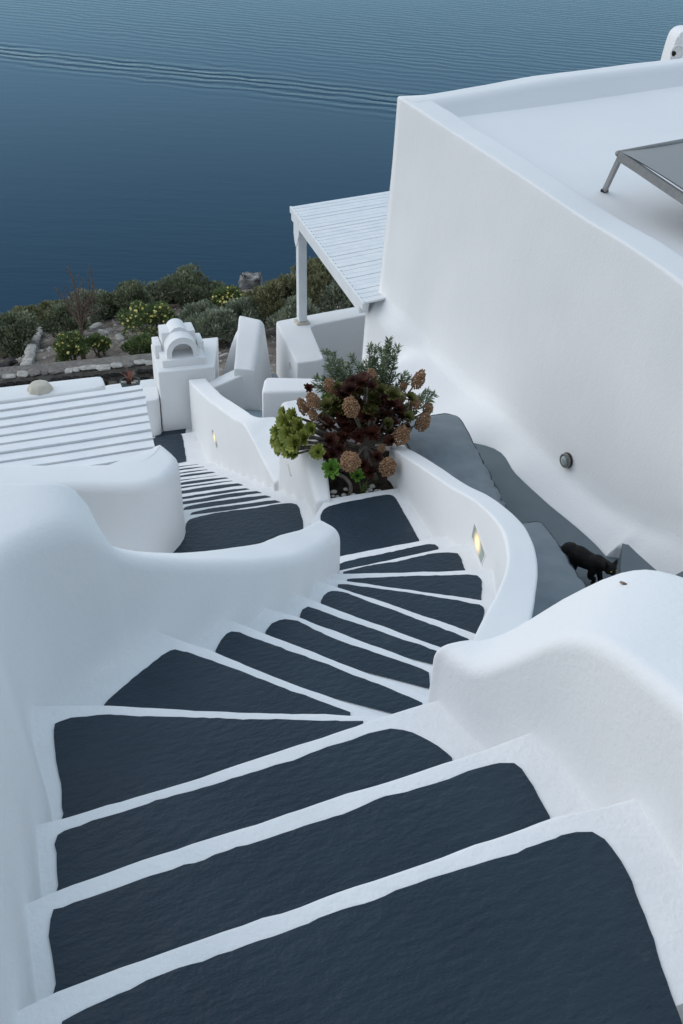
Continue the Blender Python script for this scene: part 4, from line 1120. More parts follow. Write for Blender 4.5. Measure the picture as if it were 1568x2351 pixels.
# ================================================================== PLANTS IN THE PLANTER
def inst(name, me, mtx, parent):
    o = D.objects.new(name, me); COL.objects.link(o); o.parent = parent; o.matrix_parent_inverse = parent.matrix_basis.inverted(); o.matrix_basis = mtx; return o
def rosette_mesh(name, n, m, cup=1.0, seed=0, leafw=.34):
    rnd = random.Random(seed); vs = []; fs = []
    for i in range(n):
        f = i/(n-1); phi = i*2.39996+rnd.uniform(-.12, .12)
        L = (.28+.78*f**.8)*rnd.uniform(.92, 1.06); el = math.radians(82-70*f**1.1*cup+rnd.uniform(-5, 5)); wd = leafw*(.45+.6*f)*rnd.uniform(.9, 1.1)
        d = V((math.cos(phi), math.sin(phi), 0)); s_ = V((-math.sin(phi), math.cos(phi), 0)); up = V((0, 0, 1))
        o = len(vs)
        for t, wf, c in ((.0, .22, 0), (.35, .55, -.02), (.70, 1.0, -.05), (.91, .92, .0), (1.0, .38, .05)):
            e = el-.25*(1-t)+.22*t*t
            base = (d*math.cos(el)+up*math.sin(el))*L*t + up*(.10*t*t*L) + d*.02
            hw = wd*wf*.5
            vs += [base-s_*hw+up*(.05*wf), base+up*(c*.6-.02), base+s_*hw+up*(.05*wf)]
        for k in range(4):
            for j in range(2): a = o+3*k+j; fs.append((a, a+1, a+4, a+3))
    me = mesh(name, vs, fs); me.materials.append(M[m]); me.polygons.foreach_set('use_smooth', [True]*len(me.polygons)); return me
RG = [rosette_mesh('rosette', 90, 'aeo_g', .80, 1, .30), rosette_mesh('rosette', 46, 'aeo_gg', 1.0, 2, .36), rosette_mesh('rosette', 48, 'aeo_r', .9, 3, .36), rosette_mesh('rosette', 44, 'aeo_b', .9, 4, .36)]
def head_mesh(seed):
    rnd = random.Random(seed); bm = bmesh.new(); 
    for i in range(150):
        f = i/149; z = 1-2*((f*.93)+.0); r = math.sqrt(max(0, 1-z*z)); r *= (.72+.28*(1-z)/2+.1) if z > 0 else .98
        phi = i*2.39996
        p = V((r*math.cos(phi), r*math.sin(phi), z*1.25))*rnd.uniform(.84, 1.03)
        s_ = rnd.uniform(.11, .175)
        vv = bmesh.ops.create_icosphere(bm, subdivisions=1, radius=s_)['verts']
        for v in vv: v.co = v.co*rnd.uniform(.75, 1.2)+p
    vv = bmesh.ops.create_icosphere(bm, subdivisions=2, radius=.62)['verts']
    for v in vv: v.co = V((v.co.x*.9, v.co.y*.9, v.co.z*1.15))*(1+.15*nz(v.co, 6))
    for k in range(8):      # stalks inside
        phi = k*2.4; p = V((math.cos(phi)*.8, math.sin(phi)*.8, rnd.uniform(-.7, .9)))
        tube(bm, [V((0, 0, p.z-.5)), p], [.05, .03], 4)
    me = D.meshes.new('flower_head'); bm.to_mesh(me); bm.free(); me.materials.append(M['head']); return me
HM = [head_mesh(1), head_mesh(2), head_mesh(3)]
Z3p = lambda x, y: (595.8+.28*x, 752.6+.28*y)      # zoomed sketch coordinates to picture coordinates
def frame_to(d, spin=0):
    return d.normalized().to_track_quat('Z', 'Y').to_matrix().to_4x4() @ Matrix.Rotation(spin, 4, 'Z')
def branch(pts, r0, r1, parent, m='bark', name='stem'):
    P = cat([V(p) for p in pts], .03); n_ = len(P); bm = bmesh.new()
    P = [p+V((nz(p, 14), nz(p+V((3, 3, 3)), 14), 0))*.006 for p in P]
    tube(bm, P, [r0+(r1-r0)*i/(n_-1) for i in range(n_)], 6); return from_bm(name, bm, m, parent, True)
def succulents():
    base = V((.10, 6.98, Z1-.05))
    # --- green rosettes spilling over the left wall
    root = empty('green_aeonium', base+V((-.15, -.05, 0))); tag(root, 'bright green succulent rosettes spilling over the planter wall', 'plant')
    rnd = random.Random(5)
    G = [(285, 725, 6.95, 60), (215, 775, 6.9, 66), (335, 815, 6.85, 74), (165, 860, 6.9, 62), (245, 880, 6.8, 72), (300, 950, 6.72, 76), (205, 955, 6.82, 68), (150, 935, 6.92, 55), (430, 835, 6.8, 56), (370, 905, 6.75, 66), (250, 1010, 6.74, 58), (300, 1030, 6.72, 46), (210, 700, 7.05, 50), (255, 820, 6.85, 60), (180, 1000, 6.84, 50)]
    for x, y, Y, r in G:
        p = aty(*Z3p(x, y), Y); R_ = r*.28/FP*8.4*1.16
        d = (p-V((.0, 7.15, -2.25))); d = V((d.x*1.3, d.y-.25, d.z*.6+.18))
        inst('rosette', RG[0], Matrix.Translation(p) @ frame_to(d, rnd.uniform(0, 6)) @ Matrix.Scale(R_, 4), root)
        branch([base+V((-.1, 0, .0)), base.lerp(p, .5)+V((0, .04, .1)), p-d.normalized()*R_*.15], .013, .009, root)
    for x, y, Y, r, k, dd in [(480, 1020, 6.66, 74, 0, (-.2, -1, .7)), (590, 1160, 6.58, 84, 1, (-.15, -1, .75)), (570, 600, 7.0, 70, 1, (-.1, -.6, 1)), (800, 1215, 6.68, 62, 1, (.2, -.8, .8)), (620, 560, 7.1, 48, 1, (0, -.4, 1))]:
        p = aty(*Z3p(x, y), Y); R_ = r*.28/FP*8.2
        inst('rosette', RG[k], Matrix.Translation(p) @ frame_to(V(dd), rnd.uniform(0, 6)) @ Matrix.Scale(R_, 4), root)
    p0 = aty(*Z3p(735, 1370), 6.62); p0.z = Z1-.05
    branch([p0, aty(*Z3p(750, 1300), 6.63), aty(*Z3p(700, 1230), 6.6), aty(*Z3p(620, 1190), 6.6)], .018, .013, root)
    # --- dark shrub with dry flower heads
    root = empty('dark_aeonium', base); tag(root, 'dark red succulent shrub with dry brown flower cones', 'plant')
    tr = V((.27, 6.86, Z1-.04)); fork = aty(*Z3p(880, 960), 6.88)
    branch([tr, aty(*Z3p(880, 1060), 6.86), fork], .026, .022, root)
    heads = [(580, 478, 7.0, 58, 76), (440, 605, 6.88, 66, 86), (360, 650, 6.95, 52, 90), (750, 650, 6.80, 78, 102), (915, 405, 7.05, 58, 74), (1305, 425, 7.1, 60, 92), (1275, 622, 7.08, 54, 56), (1380, 668, 7.12, 50, 58), (1340, 775, 7.0, 68, 92), (1165, 882, 6.85, 80, 98), (745, 1095, 6.58, 96, 84), (1050, 1140, 6.66, 80, 94), (1165, 575, 7.05, 42, 48), (440, 720, 6.86, 44, 58), (1180, 480, 7.15, 36, 42), (1000, 990, 6.8, 40, 44)]
    for i, (x, y, Y, rx, ry) in enumerate(heads):
        p = aty(*Z3p(x, y), Y); R_ = rx*.28/FP*8.4*.80; S = Matrix.Diagonal((R_, R_, R_*ry/rx*.95, 1))
        d = V(((p.x-.2)*.7, (p.y-7.0)*.5-.12, .8))
        if (x, y) == (745, 1095): d = V((0, -.75, .6))
        inst('flower_head', HM[i % 3], Matrix.Translation(p) @ frame_to(d, i*1.7) @ S, root)
        branch([fork, fork.lerp(p, .5)+V((0, .03, -.03)), p], .012, .006, root)
    for k in range(130):
        x, y = rnd.gauss(900, 200), rnd.gauss(690, 160)
        if not (500 < x < 1280 and 440 < y < 1010): continue
        if x < 620 and y < 560: continue
        Y = 7.0+rnd.uniform(-.16, .22); p = aty(*Z3p(x, y), Y); R_ = rnd.uniform(.05, .085)
        d = V((p.x-.2, (p.y-7.1)-.18, p.z+2.35+.1))
        inst('rosette', RG[2] if rnd.random() < .4 else RG[3], Matrix.Translation(p) @ frame_to(d, rnd.uniform(0, 6)) @ Matrix.Scale(R_, 4), root)
        if k % 3 == 0: branch([fork, fork.lerp(p, .55)+V((0, 0, -.03)), p], .011, .007, root)
    for x, y, Y, r in [(560, 800, 6.9, 70), (580, 930, 6.75, 72), (660, 690, 6.95, 60), (600, 1040, 6.68, 60), (900, 1190, 6.72, 66), (540, 1060, 6.64, 40), (1080, 930, 6.85, 60), (400, 500, 7.0, 44), (960, 1060, 6.75, 50), (690, 900, 6.85, 60), (760, 830, 6.9, 60), (660, 1000, 6.7, 55), (850, 1130, 6.75, 55)]:
        p = aty(*Z3p(x, y), Y); inst('rosette', RG[2], Matrix.Translation(p) @ frame_to(V((rnd.uniform(-.3, .3), -.7, .8)), rnd.uniform(0, 6)) @ Matrix.Scale(r*.28/FP*8.3, 4), root)
    for a in [(800, 900), (740, 830), (640, 770), (960, 900), (820, 1010)]:
        branch([fork, fork.lerp(aty(*Z3p(*a), 6.95), .5)+V((0, 0, .02)), aty(*Z3p(*a), 6.9)], .017, .012, root)
    # --- silver green bush behind
    root = empty('silver_bush', V((.25, 7.3, Z1-.05))); tag(root, 'silvery green narrow-leaved bush behind the dry flower cones', 'plant')
    tips = [(545, 200), (600, 215), (660, 265), (760, 240), (830, 320), (905, 155), (960, 160), (1005, 185), (1060, 105), (1130, 165), (1095, 240), (470, 415), (450, 470), (520, 420), (1195, 385), (1230, 420), (1425, 550), (1380, 520), (700, 330), (640, 340), (560, 320), (880, 290), (950, 260), (1030, 250), (1100, 330), (720, 420), (800, 420), (1010, 380), (600, 430), (1110, 395), (850, 380), (920, 300), (1390, 600), (1340, 560), (690, 480), (620, 500), (780, 500), (1170, 430), (510, 500), (740, 300), (980, 330), (1060, 170)]
    lv = []; lf = []; fork2 = V((.22, 7.25, -2.0))
    tb = bmesh.new()
    tube(tb, [V((.25, 7.3, Z1-.05)), fork2], [.02, .016], 6)
    for (x, y) in tips:
        Y = 7.28+rnd.uniform(-.12, .14); tip = aty(*Z3p(x, y), Y); md = fork2.lerp(tip, .55)+V((rnd.uniform(-.05, .05), rnd.uniform(-.05, .05), -.02))
        P = cat([fork2, md, tip], .02); tube(tb, P, [.006-.0045*i/len(P) for i in range(len(P))], 4)
        for i in range(int(len(P)*.30), len(P)):
            t = (P[min(i+1, len(P)-1)]-P[i-1]).normalized(); a0 = t.orthogonal().normalized(); b0 = t.cross(a0)
            for q in range(8):
                ph = i*1.3+q*1.26+rnd.uniform(-.3, .3); o_ = a0*math.cos(ph)+b0*math.sin(ph)
                d = (t*rnd.uniform(.75, 1.3)+o_).normalized(); L_ = rnd.uniform(.035, .068); wv = d.cross(V((rnd.uniform(-1, 1), rnd.uniform(-1, 1), 1))).normalized()*rnd.uniform(.0045, .0075)
                s0 = P[i]; k0 = len(lv); lv += [s0, s0+d*L_*.5+wv, s0+d*L_+V((0, 0, -.004)), s0+d*L_*.5-wv]; lf.append((k0, k0+1, k0+2, k0+3))
    from_bm('stem', tb, 'bark', root, True); obj('foliage', lv, lf, 'olive', root)
    # --- grass tuft and pebbles
    lv = []; lf = []; c = aty(*Z3p(850, 1340), 6.66); c.z = Z1-.04
    for k in range(26):
        ph = rnd.uniform(0, 6.28); L_ = rnd.uniform(.08, .19); d = V((math.cos(ph)*.7+.35, math.sin(ph)*.6, 0)); wv = V((-d.y, d.x, 0)).normalized()*.0035; k0 = len(lv)
        b_ = c+V((rnd.uniform(-.02, .02), rnd.uniform(-.02, .02), 0))
        for f in (0, .35, .7, 1):
            q = b_+d*(L_*.6*f*f+.02*f)+V((0, 0, L_*(f-.35*f*f))); lv += [q-wv*(1-f*.9), q+wv*(1-f*.9)]
        for j in range(3): a = k0+2*j; lf.append((a, a+1, a+3, a+2))
    tag(obj('grass_tuft', lv, lf, 'grass'), 'small grass tuft at the front corner of the planter', 'grass')
    for k, (x, y, r) in enumerate([(705, 1325, 20), (690, 1372, 20), (610, 1345, 26), (770, 1375, 24), (905, 1330, 24), (925, 1300, 22), (640, 1385, 16), (960, 1340, 22), (985, 1335, 16), (880, 1345, 14), (830, 1375, 15), (600, 1380, 15)]):
        p = aty(*Z3p(x, y), 6.6+.18*(1380-y)/100+(x-700)*.0003); p = at(*Z3p(x, y), Z1-.03)
        bm = bmesh.new(); bmesh.ops.create_icosphere(bm, subdivisions=2, radius=r*.28/FP*8.2*1.05)
        for v in bm.verts: v.co = V((v.co.x*rnd.uniform(.98, 1.02), v.co.y*.85, v.co.z*.65))*(1+.25*nz(v.co*8+V((k, 0, 0)), 5))+p
        tag(from_bm('pebble', bm, 'pebble', None, True), 'white pebble on the soil at the foot of the succulents', 'pebble', 'pebbles in the planter')
succulents()

# ================================================================== HILLSIDE
def stone_mesh(seed, m, s=(1, 1, .8)):
    bm = bmesh.new(); bmesh.ops.create_icosphere(bm, subdivisions=2, radius=1); rnd = random.Random(seed); o = V((rnd.random()*9, rnd.random()*9, rnd.random()*9))
    for v in bm.verts:
        p = v.co; q = V([math.copysign(abs(c)**.6, c) for c in p]); v.co = V((q.x*s[0], q.y*s[1], q.z*s[2]))*(1+.28*nz(p+o, 1.3)+.1*nz(p+o, 3.5))
    me = D.meshes.new('stone'); bm.to_mesh(me); bm.free(); me.materials.append(M[m]); return me
ST_D = [stone_mesh(k, 'lava', (1.1, .6, .75)) for k in range(4)]; ST_P = [stone_mesh(10+k, 'stone', (1.2, .8, .55)) for k in range(4)]; ST_M = [stone_mesh(20+k, 'mortar', (1, .8, .7)) for k in range(2)]
def retaining():
    rnd = random.Random(3)
    a, b = aty(-40, 868, 14.9), aty(380, 828, 15.4); a.z = b.z = 0
    root = empty('stone_wall', (a.x, a.y, -6)); tag(root, 'dry stone retaining wall of dark lava stones with a pale coping', 'wall')
    d = (b-a).normalized(); n_ = V((d.y, -d.x, 0)); L_ = (b-a).length
    zt = lambda t: aty(-40, 868, 14.9).z*(1-t)+aty(380, 828, 15.4).z*t
    # backing
    bm = bmesh.new(); q = []
    for t in (0, 1):
        p = a.lerp(b, t)
        for dn, z in ((.02, -6.4), (.02, zt(t)-.06), (-.5, zt(t)-.06), (-.5, -6.4)): v = p+n_*dn; q.append(bm.verts.new(V((v.x, v.y, z))))
    for k in range(3): bm.faces.new((q[k], q[k+1], q[k+5], q[k+4]))
    from_bm('mortar', bm, 'mortar', root)
    for row in range(4):
        s = rnd.uniform(0, .1)
        while s < L_:
            wd = rnd.uniform(.10, .19); p = a+d*(s+wd/2)+n_*(.03+rnd.uniform(-.01, .02)); p.z = zt(s/L_)-.15-.13*row+rnd.uniform(-.012, .012)
            me = rnd.choice(ST_D) if rnd.random() < .86 else rnd.choice(ST_M)
            inst('stone', me, Matrix.Translation(p) @ Matrix.Rotation(math.atan2(d.y, d.x), 4, 'Z') @ Matrix.Diagonal((wd*.44, .08, .058*rnd.uniform(.85, 1.05), 1)), root); s += wd*1.03
    for row in range(1):
        s = 0
        while s < L_:
            wd = rnd.uniform(.10, .30); p = a+d*(s+wd/2)-n_*(.05+.22*row+rnd.uniform(-.02, .02)); p.z = zt(s/L_)-.02+rnd.uniform(-.015, .02)+.02*row
            inst('coping_stone', rnd.choice(ST_P+ST_M), Matrix.Translation(p) @ Matrix.Rotation(math.atan2(d.y, d.x)+rnd.uniform(-.15, .15), 4, 'Z') @ Matrix.Diagonal((wd*.45, .14*rnd.uniform(.7, 1.1), .034*rnd.uniform(.6, 1.3), 1)), root); s += wd*rnd.uniform(.9, 1.15)
retaining()
def surf(x, y, z0=0):      # where a picture ray meets the hillside
    d = ray(x, y).normalized(); lo = None
    for k in range(900):
        t = 12+k*.03; p = V((0, 0, CAM_H))+d*t
        if p.y > 14.6 and p.z < ground_z(p.x, p.y): return p
    return V((0, 0, CAM_H))+d*24
def kerb():
    rnd = random.Random(8); root = None; P = [surf(x, y) for x, y in [(62, 850), (70, 820), (82, 790), (95, 765), (112, 742), (122, 730)]]
    root = empty('stone_kerb', P[0]); tag(root, 'pale stone kerb climbing beside the bare path, far left', 'kerb')
    Q = cat(P, .2)
    for i, p in enumerate(Q):
        p.z = ground_z(p.x, p.y)
        t = Q[min(i+1, len(Q)-1)]-Q[max(i-1, 0)]
        inst('kerb_stone', rnd.choice(ST_P), Matrix.Translation(p+V((0, 0, .06))) @ Matrix.Rotation(math.atan2(t.y, t.x)+rnd.uniform(-.3, .3), 4, 'Z') @ Matrix.Diagonal((.15, .13, .13, 1)), root)
kerb()
def rocks():
    rnd = random.Random(9)
    R_ = [(218, 757, 24, 'P', 'pale block of rock behind the dead shrub'), (238, 768, 20, 'P', 'grey rock right of the dead shrub stem'), (222, 800, 22, 'P', 'squarish grey rock at the foot of the dead shrub'), (275, 780, 18, 'P', 'rounded rock in the bare earth by the yellow flowers'), (425, 735, 17, 'P', 'tan rock just above the chimney cap'), (515, 820, 17, 'P', 'tan rock between chimney and fin wall'), (160, 820, 16, 'P', 'pale rock beside the low flowering shrub')]
    for k, (x, y, r, kd, lb) in enumerate(R_):
        p = surf(x, y); s_ = r/FP*(p.length)*.62
        o = D.objects.new('rock', ST_P[k % 4]); COL.objects.link(o); o.location = p+V((0, 0, s_*.3)); o.scale = (s_, s_*.9, s_*.95); o.rotation_euler = (rnd.uniform(-.3, .3), rnd.uniform(-.3, .3), rnd.uniform(0, 6)); tag(o, lb, 'rock', 'rocks on the hillside')
    for k, (x, y, r) in enumerate([(25, 838, 26), (48, 845, 20), (8, 850, 24), (38, 858, 18), (60, 862, 14), (15, 822, 16)]):
        p = surf(x, y); s_ = r/FP*p.length*.62; o = D.objects.new('rock', ST_D[k % 4]); COL.objects.link(o); o.location = p+V((0, 0, s_*.2)); o.scale = (s_, s_*1.3, s_); o.rotation_euler = (rnd.uniform(-.3, .3), 0, rnd.uniform(0, 6)); tag(o, 'black lava rock heaped left of the pale kerb', 'rock', 'black lava rocks')
    # outcrop
    bm = bmesh.new(); bmesh.ops.create_icosphere(bm, subdivisions=4, radius=1); c = aty(577, 668, 23.5)
    for v in bm.verts:
        p = v.co.copy(); q = V([math.copysign(abs(c_)**.45, c_) for c_ in p]); v.co = V((q.x*.27, q.y*.35, q.z*.42))*(1+.22*nz(p, 1.6)+.18*nz(p, 4)+.06*nz(p, 11))+c
    m = mat('lichened_rock', (.035, .033, .032), (.40, .38, .36), .95, 4.5, ((16, .05, None),), .1)
    tag(from_bm('rock_outcrop', bm, m, None, True), 'dark rock outcrop streaked white on the cliff edge', 'rock')
    # gravel
    vs = []; fs = []
    for k in range(2600):
        x, y = rnd.uniform(-9, 1), rnd.uniform(15.2, 21)
        z = ground_z(x, y); s_ = rnd.uniform(.012, .045)*(1.6 if rnd.random() < .08 else 1); o = len(vs)
        for a in range(5): an = a*1.2566+rnd.uniform(-.3, .3); vs.append((x+s_*math.cos(an), y+s_*math.sin(an), z-.01+rnd.uniform(0, .01)))
        vs.append((x+rnd.uniform(-.3, .3)*s_, y, z+s_*rnd.uniform(.5, .9))); fs += [(o+a, o+(a+1) % 5, o+5) for a in range(5)]
    g = obj('gravel', vs, fs, 'stone'); stuff(g); tag(g, 'loose pale stones scattered over the bare earth', 'gravel')
rocks()
def bush(px, py, Y, rx, ry, m, label, seed, flowers=0, spike=.5, group='shrubs on the hillside', leaf=.07, n=5200):
    rng = np.random.default_rng(seed)
    c = aty(px, py, Y); dep = (c-V((0, 0, CAM_H))).dot(_F); k = dep/FP
    A_, C_ = rx*k, ry*k*1.12; B_ = max(A_*.8, C_*.7)
    gz = ground_z(c.x, c.y)
    root = empty('shrub', (c.x, c.y, min(gz, c.z-C_))); tag(root, label, 'shrub', group)
    nc = 34
    u = rng.normal(size=(nc, 3)); u /= np.linalg.norm(u, axis=1)[:, None]; u[:, 2] = np.abs(u[:, 2])*1.1-.25; u[:, 1] -= .15
    rr = rng.uniform(.62, 1.0, nc)[:, None]
    cen = u*rr*np.array([A_, B_, C_]); crad = rng.uniform(.22, .40, nc)*min(A_, C_)
    ci = rng.integers(0, nc, n); v = rng.normal(size=(n, 3)); v /= np.linalg.norm(v, axis=1)[:, None]; v[:, 2] = v[:, 2]*.9+.15
    pos = cen[ci]+v*(crad[ci]*rng.uniform(.55, 1.05, n)**.6)[:, None]
    inner = rng.random(n) < .16; pos[inner] *= rng.uniform(.4, .85, inner.sum())[:, None]
    d = v*.55+pos/np.array([A_, B_, C_])*.35+rng.normal(size=(n, 3))*.35; d[:, 2] += spike; d /= np.linalg.norm(d, axis=1)[:, None]
    L_ = leaf*rng.uniform(.6, 1.35, n)[:, None]
    sv = np.cross(d, rng.normal(size=(n, 3))); sv /= np.linalg.norm(sv, axis=1)[:, None]; sv *= L_*.22
    pos += np.array(c)
    # keep leaves above the ground
    ok = pos[:, 2] > gz-.25
    pos, d, L_, sv = pos[ok], d[ok], L_[ok], sv[ok]; n = len(pos)
    vs = np.stack([pos, pos+d*L_*.5+sv, pos+d*L_, pos+d*L_*.5-sv], 1).reshape(-1, 3)
    me = D.meshes.new('foliage'); me.from_pydata(vs.tolist(), [], np.arange(4*n).reshape(n, 4).tolist())
    link('foliage', me, m, root)
    # woody core and stems
    bm = bmesh.new()
    for q in range(7):
        t = cen[rng.integers(0, nc)]*.8; e = V(t)+c; b0 = V((c.x+rng.uniform(-.1, .1), c.y+rng.uniform(-.1, .1), min(gz, c.z-C_*.6))); tube(bm, [b0, b0.lerp(e, .5)+V((0, 0, -.05)), e], [.025, .016, .006], 5)
    from_bm('stem', bm, 'bark', root, True)
    if flowers:
        vs = []; fs = []
        for q in range(flowers):
            i = rng.integers(0, nc); w_ = rng.normal(size=3); w_ /= np.linalg.norm(w_); w_[2] = abs(w_[2]); w_[1] -= .25
            p = cen[i]+w_*crad[i]*1.08; 
            if p[2] < -.2*C_: continue
            p = V(p)+c; r_ = rng.uniform(.018, .032); o = len(vs); nrm = V((rng.uniform(-.4, .4), -.6, .8)).normalized(); a0 = nrm.orthogonal().normalized(); b0 = nrm.cross(a0)
            for a in range(6): an = a*1.0472; vs.append(p+(a0*math.cos(an)+b0*math.sin(an))*r_)
            vs.append(p+nrm*r_*.5); fs += [(o+a, o+(a+1) % 6, o+6) for a in range(6)]
        stuff(obj('flowers', vs, fs, 'petal', root))
B = [
 (30, 775, 18.5, 66, 52, 'leaf_a', 'dusky green shrub at the far left edge, above the kerb', 0),
 (70, 745, 20.5, 62, 36, 'leaf_d', 'low olive shrub on the skyline left of the dead shrub', 0),
 (135, 722, 21.5, 42, 30, 'leaf_d', 'small dry shrub on the skyline behind the kerb top', 0),
 (150, 745, 19.0, 40, 40, 'leaf_a', 'dark shrub just left of the dead shrub stems', 0),
 (215, 712, 20.5, 62, 38, 'leaf_b', 'grey green shrub behind the dead shrub stems', 0),
 (300, 705, 20.5, 66, 44, 'leaf_a', 'dark rounded shrub above the broad yellow-flowered bush', 0),
 (360, 690, 22.0, 44, 34, 'leaf_b', 'grey green shrub between two dark skyline shrubs', 0),
 (440, 678, 21.5, 76, 52, 'leaf_a', 'tallest dark rounded shrub on the skyline above the chimney', 0),
 (500, 690, 22.0, 34, 30, 'leaf_d', 'small olive shrub left of the rock outcrop', 0),
 (352, 742, 18.6, 76, 44, 'leaf_c', 'broad green bush speckled with yellow flowers left of the chimney', 190),
 (522, 690, 20.6, 36, 28, 'leaf_c', 'small yellow-flowered bush in front of the rock outcrop', 110),
 (165, 808, 16.6, 36, 42, 'leaf_c', 'low yellow-flowered bush at the foot of the dead shrub', 90),
 (225, 790, 17.2, 26, 20, 'leaf_c', 'tiny yellow-flowered clump right of the dead shrub', 40),
 (330, 800, 16.9, 42, 26, 'leaf_c', 'low dark green plant beside the chimney shoulder', 0),
 (495, 765, 17.6, 62, 46, 'leaf_b', 'pale silvery bush between chimney and buttress', 0),
 (470, 735, 18.6, 50, 34, 'leaf_b', 'silvery bush directly above the chimney cap', 0),
 (560, 728, 18.4, 44, 34, 'leaf_b', 'silvery bush directly behind the buttress crest', 0),
 (610, 705, 19.5, 60, 36, 'leaf_d', 'yellowish olive bush right of the rock outcrop', 0),
 (650, 700, 18.6, 56, 56, 'leaf_d', 'tall olive bush left of the pergola post', 0),
 (735, 672, 18.4, 62, 72, 'leaf_d', 'big olive bush seen under the pergola roof', 0),
 (790, 690, 18.0, 52, 52, 'leaf_b', 'grey green bush at the right under the pergola roof', 0),
 (680, 735, 17.4, 50, 40, 'leaf_b', 'grey bush low behind the pergola post foot', 0),
]
for i, (x, y, Y, rx, ry, m, lb, fl_) in enumerate(B):
    bush(x, y, Y, rx, ry, m, lb, 100+i, fl_, spike=.75 if m in ('leaf_d', 'leaf_b') else .5, leaf=.075 if m != 'leaf_c' else .05, n=int(4200+46*(rx+ry)))
def dead_shrub():
    Y = 16.9; b0 = aty(192, 826, Y); root = empty('dead_shrub', b0); tag(root, 'bare dead shrub with upright twigs standing against the sea', 'shrub')
    f1 = aty(186, 752, Y); rnd = random.Random(4)
    branch([b0, aty(188, 790, Y), f1], .055, .04, root, 'twig', 'trunk')
    tips = [[(170, 720), (150, 690), (126, 660)], [(178, 710), (172, 660), (155, 612)], [(192, 712), (212, 670), (205, 608)], [(195, 730), (222, 715), (235, 700)], [(190, 700), (192, 660), (190, 640)], [(200, 705), (206, 670), (200, 630)], [(176, 715), (166, 690), (160, 672)], [(186, 720), (184, 690), (178, 668)], [(200, 725), (214, 700), (218, 680)], [(180, 735), (160, 715), (146, 705)], [(195, 715), (198, 690), (196, 668)], [(190, 730), (205, 712), (212, 690)], [(172, 730), (158, 700), (150, 680)], [(182, 700), (180, 670), (184, 650)]]
    for k, t in enumerate(tips):
        jy = rnd.uniform(-.25, .25); P = [f1]+[aty(x, y, Y+jy*(i+1)/3) for i, (x, y) in enumerate(t)]
        branch(P, .03 if k < 4 else .018, .011 if k < 3 else .005, root, 'twig', 'twig')
        for q in range(3):
            s_ = cat([V(p) for p in P], .1); p = s_[int(len(s_)*rnd.uniform(.35, .8))]; e = p+V((rnd.uniform(-.16, .16), rnd.uniform(-.1, .1), rnd.uniform(.12, .34))); branch([p, p.lerp(e, .5)+V((.01, 0, .01)), e], .008, .003, root, 'twig', 'twig')
dead_shrub()

# parasol, potted agave
def parasol():
    c = aty(92, 894, 12.6); k = c.length/FP; R_ = 29*k; root = empty('parasol', (c.x, c.y, -5.4)); tag(root, 'closed cream canvas parasol beyond the slatted roof', 'parasol')
    n = 48; prof = [(.02, .60), (.42, .60), (.70, .48), (.90, .20), (.98, -.15), (1.0, -.55), (.98, -.9)]
    P = cat([V((r, 0, z)) for r, z in prof], .1); vs = []; fs = []
    for i, p in enumerate(P):
        for a in range(n):
            an = 2*math.pi*a/n; fold = 1+.05*math.sin(8*an)*min(1, p.x)+.04*nz((math.cos(an)*2, math.sin(an)*2, p.z*1.5), 1.4)
            hem = -.12*math.cos(8*an)*(i/len(P))**3
            vs.append(c+V((p.x*math.cos(an)*fold*R_, p.x*math.sin(an)*fold*R_, (p.z+hem)*R_)))
    for i in range(len(P)-1):
        for a in range(n): fs.append((i*n+a, i*n+(a+1) % n, (i+1)*n+(a+1) % n, (i+1)*n+a))
    obj('canopy', vs, fs, 'cream', root, True)
    bm = bmesh.new(); tube(bm, [V((c.x, c.y, -5.6)), c+V((0, 0, .5*R_))], .022, 8); from_bm('pole', bm, 'wood', root, True)
parasol()
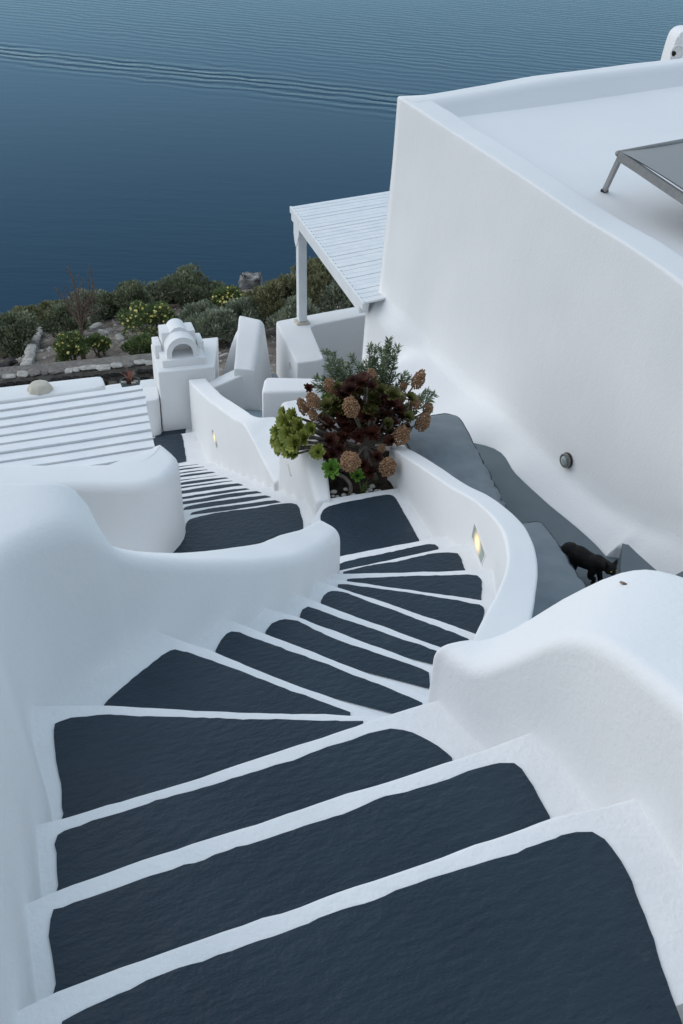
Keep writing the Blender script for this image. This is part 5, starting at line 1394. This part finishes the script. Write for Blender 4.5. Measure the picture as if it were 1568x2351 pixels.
def agave():
    c = aty(299, 876, 12.75); k = c.length/FP; root = empty('potted_agave', (c.x, c.y, -4.72)); tag(root, 'reddish spiky agave in a round dark pot', 'plant')
    bm = bmesh.new(); n = 24; pr = [(.5, -.75), (.9, -.5), (1.0, -.1), (1.02, .1), (.92, .1), (.88, -.02)]; R_ = 23*k
    rings = [[bm.verts.new(c+V((r*math.cos(2*math.pi*a/n)*R_, r*math.sin(2*math.pi*a/n)*R_, z*R_))) for a in range(n)] for r, z in pr]
    for i in range(len(pr)-1):
        for a in range(n): bm.faces.new((rings[i][a], rings[i][(a+1) % n], rings[i+1][(a+1) % n], rings[i+1][a]))
    pot = from_bm('pot', bm, 'pot', root, True, 40)
    bm = bmesh.new(); bm.faces.new([bm.verts.new(c+V((.9*math.cos(2*math.pi*a/n)*R_, .9*math.sin(2*math.pi*a/n)*R_, -.03*R_))) for a in range(n)]); from_bm('soil', bm, 'soil', pot)
    rnd = random.Random(2)
    for k2 in range(13):
        ph = k2*2.4+rnd.uniform(-.3, .3); el = rnd.uniform(.7, 1.3); L_ = rnd.uniform(1.1, 1.9)*R_; d = V((math.cos(ph)*math.cos(el), math.sin(ph)*math.cos(el), math.sin(el))); sv = V((-math.sin(ph), math.cos(ph), 0)); up = d.cross(sv)
        vs = []
        for f, w_ in ((0, .11), (.4, .12), (.8, .06), (1, .005)):
            b_ = c+d*L_*f+V((0, 0, -.10*f*f*R_)); vs += [b_-sv*w_*R_, b_-up*.05*R_*(1-f), b_+sv*w_*R_, b_+up*.05*R_*(1-f)]
        obj('leaf', vs, [(4*i+j, 4*i+(j+1) % 4, 4*(i+1)+(j+1) % 4, 4*(i+1)+j) for i in range(3) for j in range(4)], 'agave', root)
    for k2, (x, y) in enumerate([(.45, -.45), (.6, -.1), (-.55, -.4)]):
        o = D.objects.new('pebble', ST_P[k2]); COL.objects.link(o); o.location = c+V((x*R_, y*R_, .08*R_)); o.scale = (.22*R_,)*3; o.data = D.objects['pebble'].data if False else o.data; o.parent = root; o.matrix_parent_inverse = root.matrix_basis.inverted()
agave()
